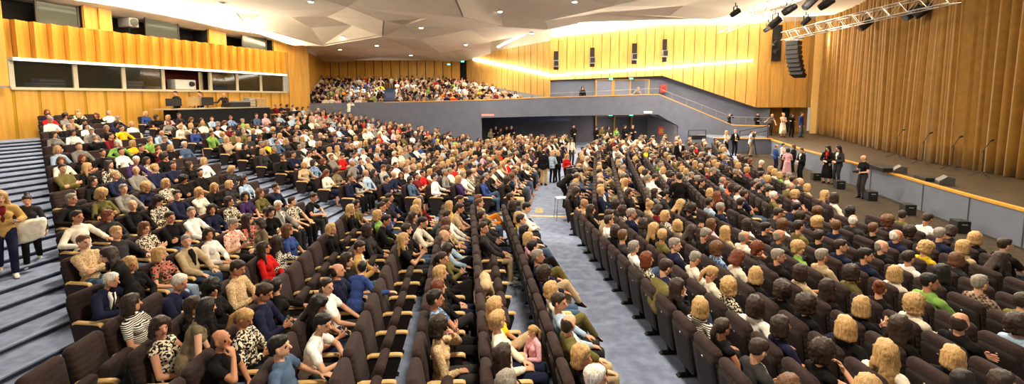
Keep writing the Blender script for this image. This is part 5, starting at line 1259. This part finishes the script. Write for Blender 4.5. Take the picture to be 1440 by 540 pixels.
    far = [(690, 181, 'ly', 'bei'), (697, 177, 'sd', 'blk'), (704, 180, 'sd', 'dgr'), (712, 177, 'sk', 'blk'), (719, 177, 'sg', 'blk'), (806, 175, 'sk', 'blk'), (838, 178, 'sd', 'blk'), (846, 177, 'sd', 'olv'), (855, 178, 'bd', 'dgr'), (866, 179, 'sd', 'trq'), (878, 176, 'sd', 'blk'), (889, 176, 'sg', 'blk')]
    ln = ['with long blond hair leftmost in the dark recess', 'second from the left in the dark recess', 'third from the left in the dark recess', 'fourth from the left in the dark recess', 'with grey hair at the right of the left recess group', 'alone at the middle of the dark recess',
          'left of the recess doors', 'in olive before the first recess door', 'with bobbed hair before the recess doors', 'in green before the recess doors', 'in black before the last recess door', 'with grey hair right of the recess doors']
    for (px, ph, h, t), l in zip(far, ln): st(px, 200, ph, 'stand_folded' if px % 2 else 'stand_front', 70, h, t, 'person standing '+l, Y=36.6 if px > 720 else 36.0, z=0, mirror=bool(px % 3))
    st(491, 165, 141, 'stand_camera', -60, 'sd', 'wht', 'person in white shirt photographing beside the tall blue wall', Y=35.0, z=2.15, bottom='den', cam='small camera held up beside the tall blue wall')
    st(259, 150, 126, 'stand_front', 95, 'sd', 'dgr', 'sound operator in dark top at the left of the mixing desk', P=(-19.5, 27.0), z=2.5)
    st(280, 150, 122, 'stand_front', 95, 'sd', 'gry', 'sound operator in grey top behind the pale monitor', P=(-19.05, 28.4), z=2.5)
    st(304, 150, 120, 'lean_reach', 60, 'rm', 'dgr', 'bald sound operator in dark top with arm out at the mixing desk', P=(-18.6, 30.0), z=2.5)
def build_lights():
    def area(name, loc, tgt, size, power, col=(1, .86, .66)):
        l = bpy.data.lights.new(name, 'AREA'); l.shape = 'DISK'; l.size = size; l.energy = power; l.color = col; o = bpy.data.objects.new(name, l); COL.objects.link(o); o.location = loc
        d = Vector(tgt)-Vector(loc); o.rotation_euler = d.to_track_quat('-Z', 'Y').to_euler(); return o
    # house lights in the ceiling
    for x, y in ((-17, 18), (-9, 12), (-9, 24), (-1, 16), (-1, 30), (7, 10), (7, 24), (-13, 34), (1, 4), (13, 34)):
        area('house_light', (x, y, 8.25), (x, y, 0), 1.2, 620)
    for x, y in ((-12, 43), (-3, 43)): area('house_light', (x, y, 7.8), (x, y, 3), 1.0, 420)
    # lanterns on the trusses aimed at the audience and at the curtain
    for x, y in ((15, 12), (16, 20), (17, 28)): area('truss_light', (x, y, 9.2), (x-14, y-2, 0), .8, 600)
    for x, y in ((13, 14), (14, 23), (16, 31)): area('curtain_light', (x, y, 9.0), (x+6.5, y+2, 3), .8, 180)
    def spanlight(name, a, b, w, power, tgt, col=(1, .88, .68)):
        a = Vector(a); b = Vector(b); l = bpy.data.lights.new(name, 'AREA'); l.shape = 'RECTANGLE'; l.size = (b-a).length; l.size_y = w; l.energy = power; l.color = col
        o = bpy.data.objects.new(name, l); COL.objects.link(o); c = (a+b)/2
        z = -(Vector(tgt)-c).normalized(); x = (b-a).normalized(); y = z.cross(x).normalized(); z = x.cross(y)
        o.matrix_world = Matrix.Translation(c) @ Matrix((x, y, z)).transposed().to_4x4()
    # tubes of the far cove, shining up into the recess and along the ceiling
    spanlight('cove_lamp', (2.6, 39.7, 8.7), (21, 36.6, 9.3), .3, 1500, (11.8, 37.0, 16), (1, .93, .8))
    spanlight('cove_lamp_ceiling', (0, 38.5, 7.6), (24, 36.5, 8.4), .3, 2300, (2, 24, 9.4))
    spanlight('cove_lamp_wall', (3.3, 40.3, 5.9), (19.6, 37.8, 7.0), .12, 75, (11.5, 40.5, 7.2), (1, .92, .78))
    spanlight('cove_lamp_wall_lower', (3.3, 40.2, 5.8), (19.6, 37.7, 6.9), .12, 75, (11.5, 40.5, 4.6), (1, .92, .78))
    for x, y in ((1, 38), (8, 39.5)): area('recess_fill', (x, y, 2.45), (x, y, 0), .4, 45)  # added fill lights that lift the dark recess, no fixtures there
    p, q = booth_at(20)+BN*1.0, booth_at(404)+BN*1.0
    spanlight('booth_cove_lamp', XY(p, 8.1), XY(q, 7.8), .3, 1700, XY((p+q)/2+BN*3.5, 10.5))
    p, q = booth_at(20)+BN*1.3, booth_at(404)+BN*1.3
    spanlight('booth_wall_lamp', XY(p, 8.4), XY(q, 8.1), .3, 90, XY((p+q)/2-BN*.5, 3))
    w = bpy.data.worlds.new('world'); scene.world = w; w.use_nodes = True
    w.node_tree.nodes['Background'].inputs[0].default_value = (1, .86, .68, 1); w.node_tree.nodes['Background'].inputs[1].default_value = .36
# ------------------------------------------------------------------ build
import time
t0 = time.time()
clothing(); hair_mats(); build_hair(); build_shoes(); build_poses()
print('prototypes', round(time.time()-t0, 1))
build_seat_meshes(); build_floor(); build_stage(); build_walls(); build_ceiling(); build_things(); build_standing()
seats = seat_people(); seats.sort(key=lambda s: s['dist'])
NP, NS = 252, 300
near_seats = seats[:NS]; ns = set(id(s) for s in near_seats)
occ = [s for s in seats if s['who'] is not None]
near_p = occ[:NP]; npi = set(id(s) for s in near_p)
print('seats', len(seats), 'people', len(occ))
cnt = {}; sc_ = {}
for s in sorted(seats, key=lambda s: (s['r'], s['si'])):
    k = s['r']; sc_[k] = sc_.get(k, 0)+1; s['sn'] = sc_[k]
    if s['who'] is not None: cnt[k] = cnt.get(k, 0)+1; s['pn'] = cnt[k]
for s in near_seats:
    ph = rows[s['r']]['ph']; make_seat((s['x'], s['y'], s['z']), s['deg'], ('occupied' if s['who'] is not None else 'empty folded')+' brown theatre seat, %s from the near end, %s' % (ORD[s['sn']-1], ph), s['who'] is not None, s['end'])
seats_mesh([s for s in seats if id(s) not in ns])
far = []; nphone = 0
for i, s in enumerate(occ):
    o = occupant(s, i); loc = (s['x'], s['y'], s['z']+.035); dg = s['deg']+random.Random(i).uniform(-5, 5)
    if id(s) in npi:
        tn = C[o['topk']][0]; g = {'jacket': 'jacket', 'bare': 'vest'}.get(o['sleeve'], 'top')
        lab = 'person, %s, %s %s, %s in %s' % (hairtxt(o['hair'], o['hc']), tn, g, ORD[s['pn']-1], rows[s['r']]['ph'])
        q = person(loc, dg, o['pose'], o['hair'], o['hc'], o['topk'], lab, 'seated audience', o['scale'], o['mirror'], o['bottom'], o['skin'], o['sleeve'], o['tie'], o['hat'], o['shirt'], o['shoe'])
        if o['pose'].startswith('phone') and i < 150:
            P = POSES[o['pose']]; wr, hd, hn = P['arms'][0][2:5]; pp = Vector(wr)+Vector(hd).normalized()*.10
            if o['mirror']: pp.y = -pp.y
            pp = Matrix.Translation(loc) @ Matrix.Rotation(R(-dg), 4, 'Z') @ (Vector((pp.x, 0, pp.z+.03))*o['scale'])
            e = empty('smartphone', pp, R(-dg)); e.rotation_euler = (0, R(-40), R(-dg)); tag(e, 'smartphone held by the person with %s in %s %s' % (hairtxt(o['hair'], o['hc']), tn, g), 'phone', 'phones held in the audience')
            m = MB(); m.box((0, 0, 0), (.014, .078, .155)); m.build('case', BLACK, e, bevel=.004); m = MB(); m.box((-.008, 0, 0), (.003, .068, .14)); m.build('screen', mat('phone_screen', (.8, .85, .9), noise=0, emit=(.8, .9, 1), estr=1.2), e)
    else: far.append((loc, dg, o))
gal = []
Lf, Rf, Lb, Rb = Vector((-17.5, 38.6)), Vector((4.6, 37.0)), Vector((-20.5, 50)), Vector((-4.6, 50))
for j in range(10):
    t = (j+.45)/10; a, b = Lf.lerp(Lb, t), Rf.lerp(Rb, t); L = (b-a).length; n = int(L/.56)
    for i in range(n):
        p = a.lerp(b, (i+.5)/n); px = proj((p.x, p.y, 4+.25*j))[0]
        if 536 < px < 556 and j < 9: continue
        if px < 437-j*2.2 or px > 752-j*11.5: continue
        if rng.random() > .9: continue
        s = dict(who=(0, 0, rng.choice(HAIRR), rng.choice(TOPR), {})); gal.append(((p.x, p.y, 2.75+.25*j), 72+rng.uniform(-12, 12), occupant(s, 5000+j*100+i)))
crowd_mesh(far, gal)
build_lights()
scene.view_settings.view_transform = 'Standard'; scene.view_settings.look = 'None'; scene.view_settings.gamma = 1; scene.view_settings.use_curve_mapping = False
scene.view_settings.exposure = 0.35
scene.cycles.use_denoising = True
scene.cycles.max_bounces = 6
print('built', round(time.time()-t0, 1), len(bpy.data.objects))
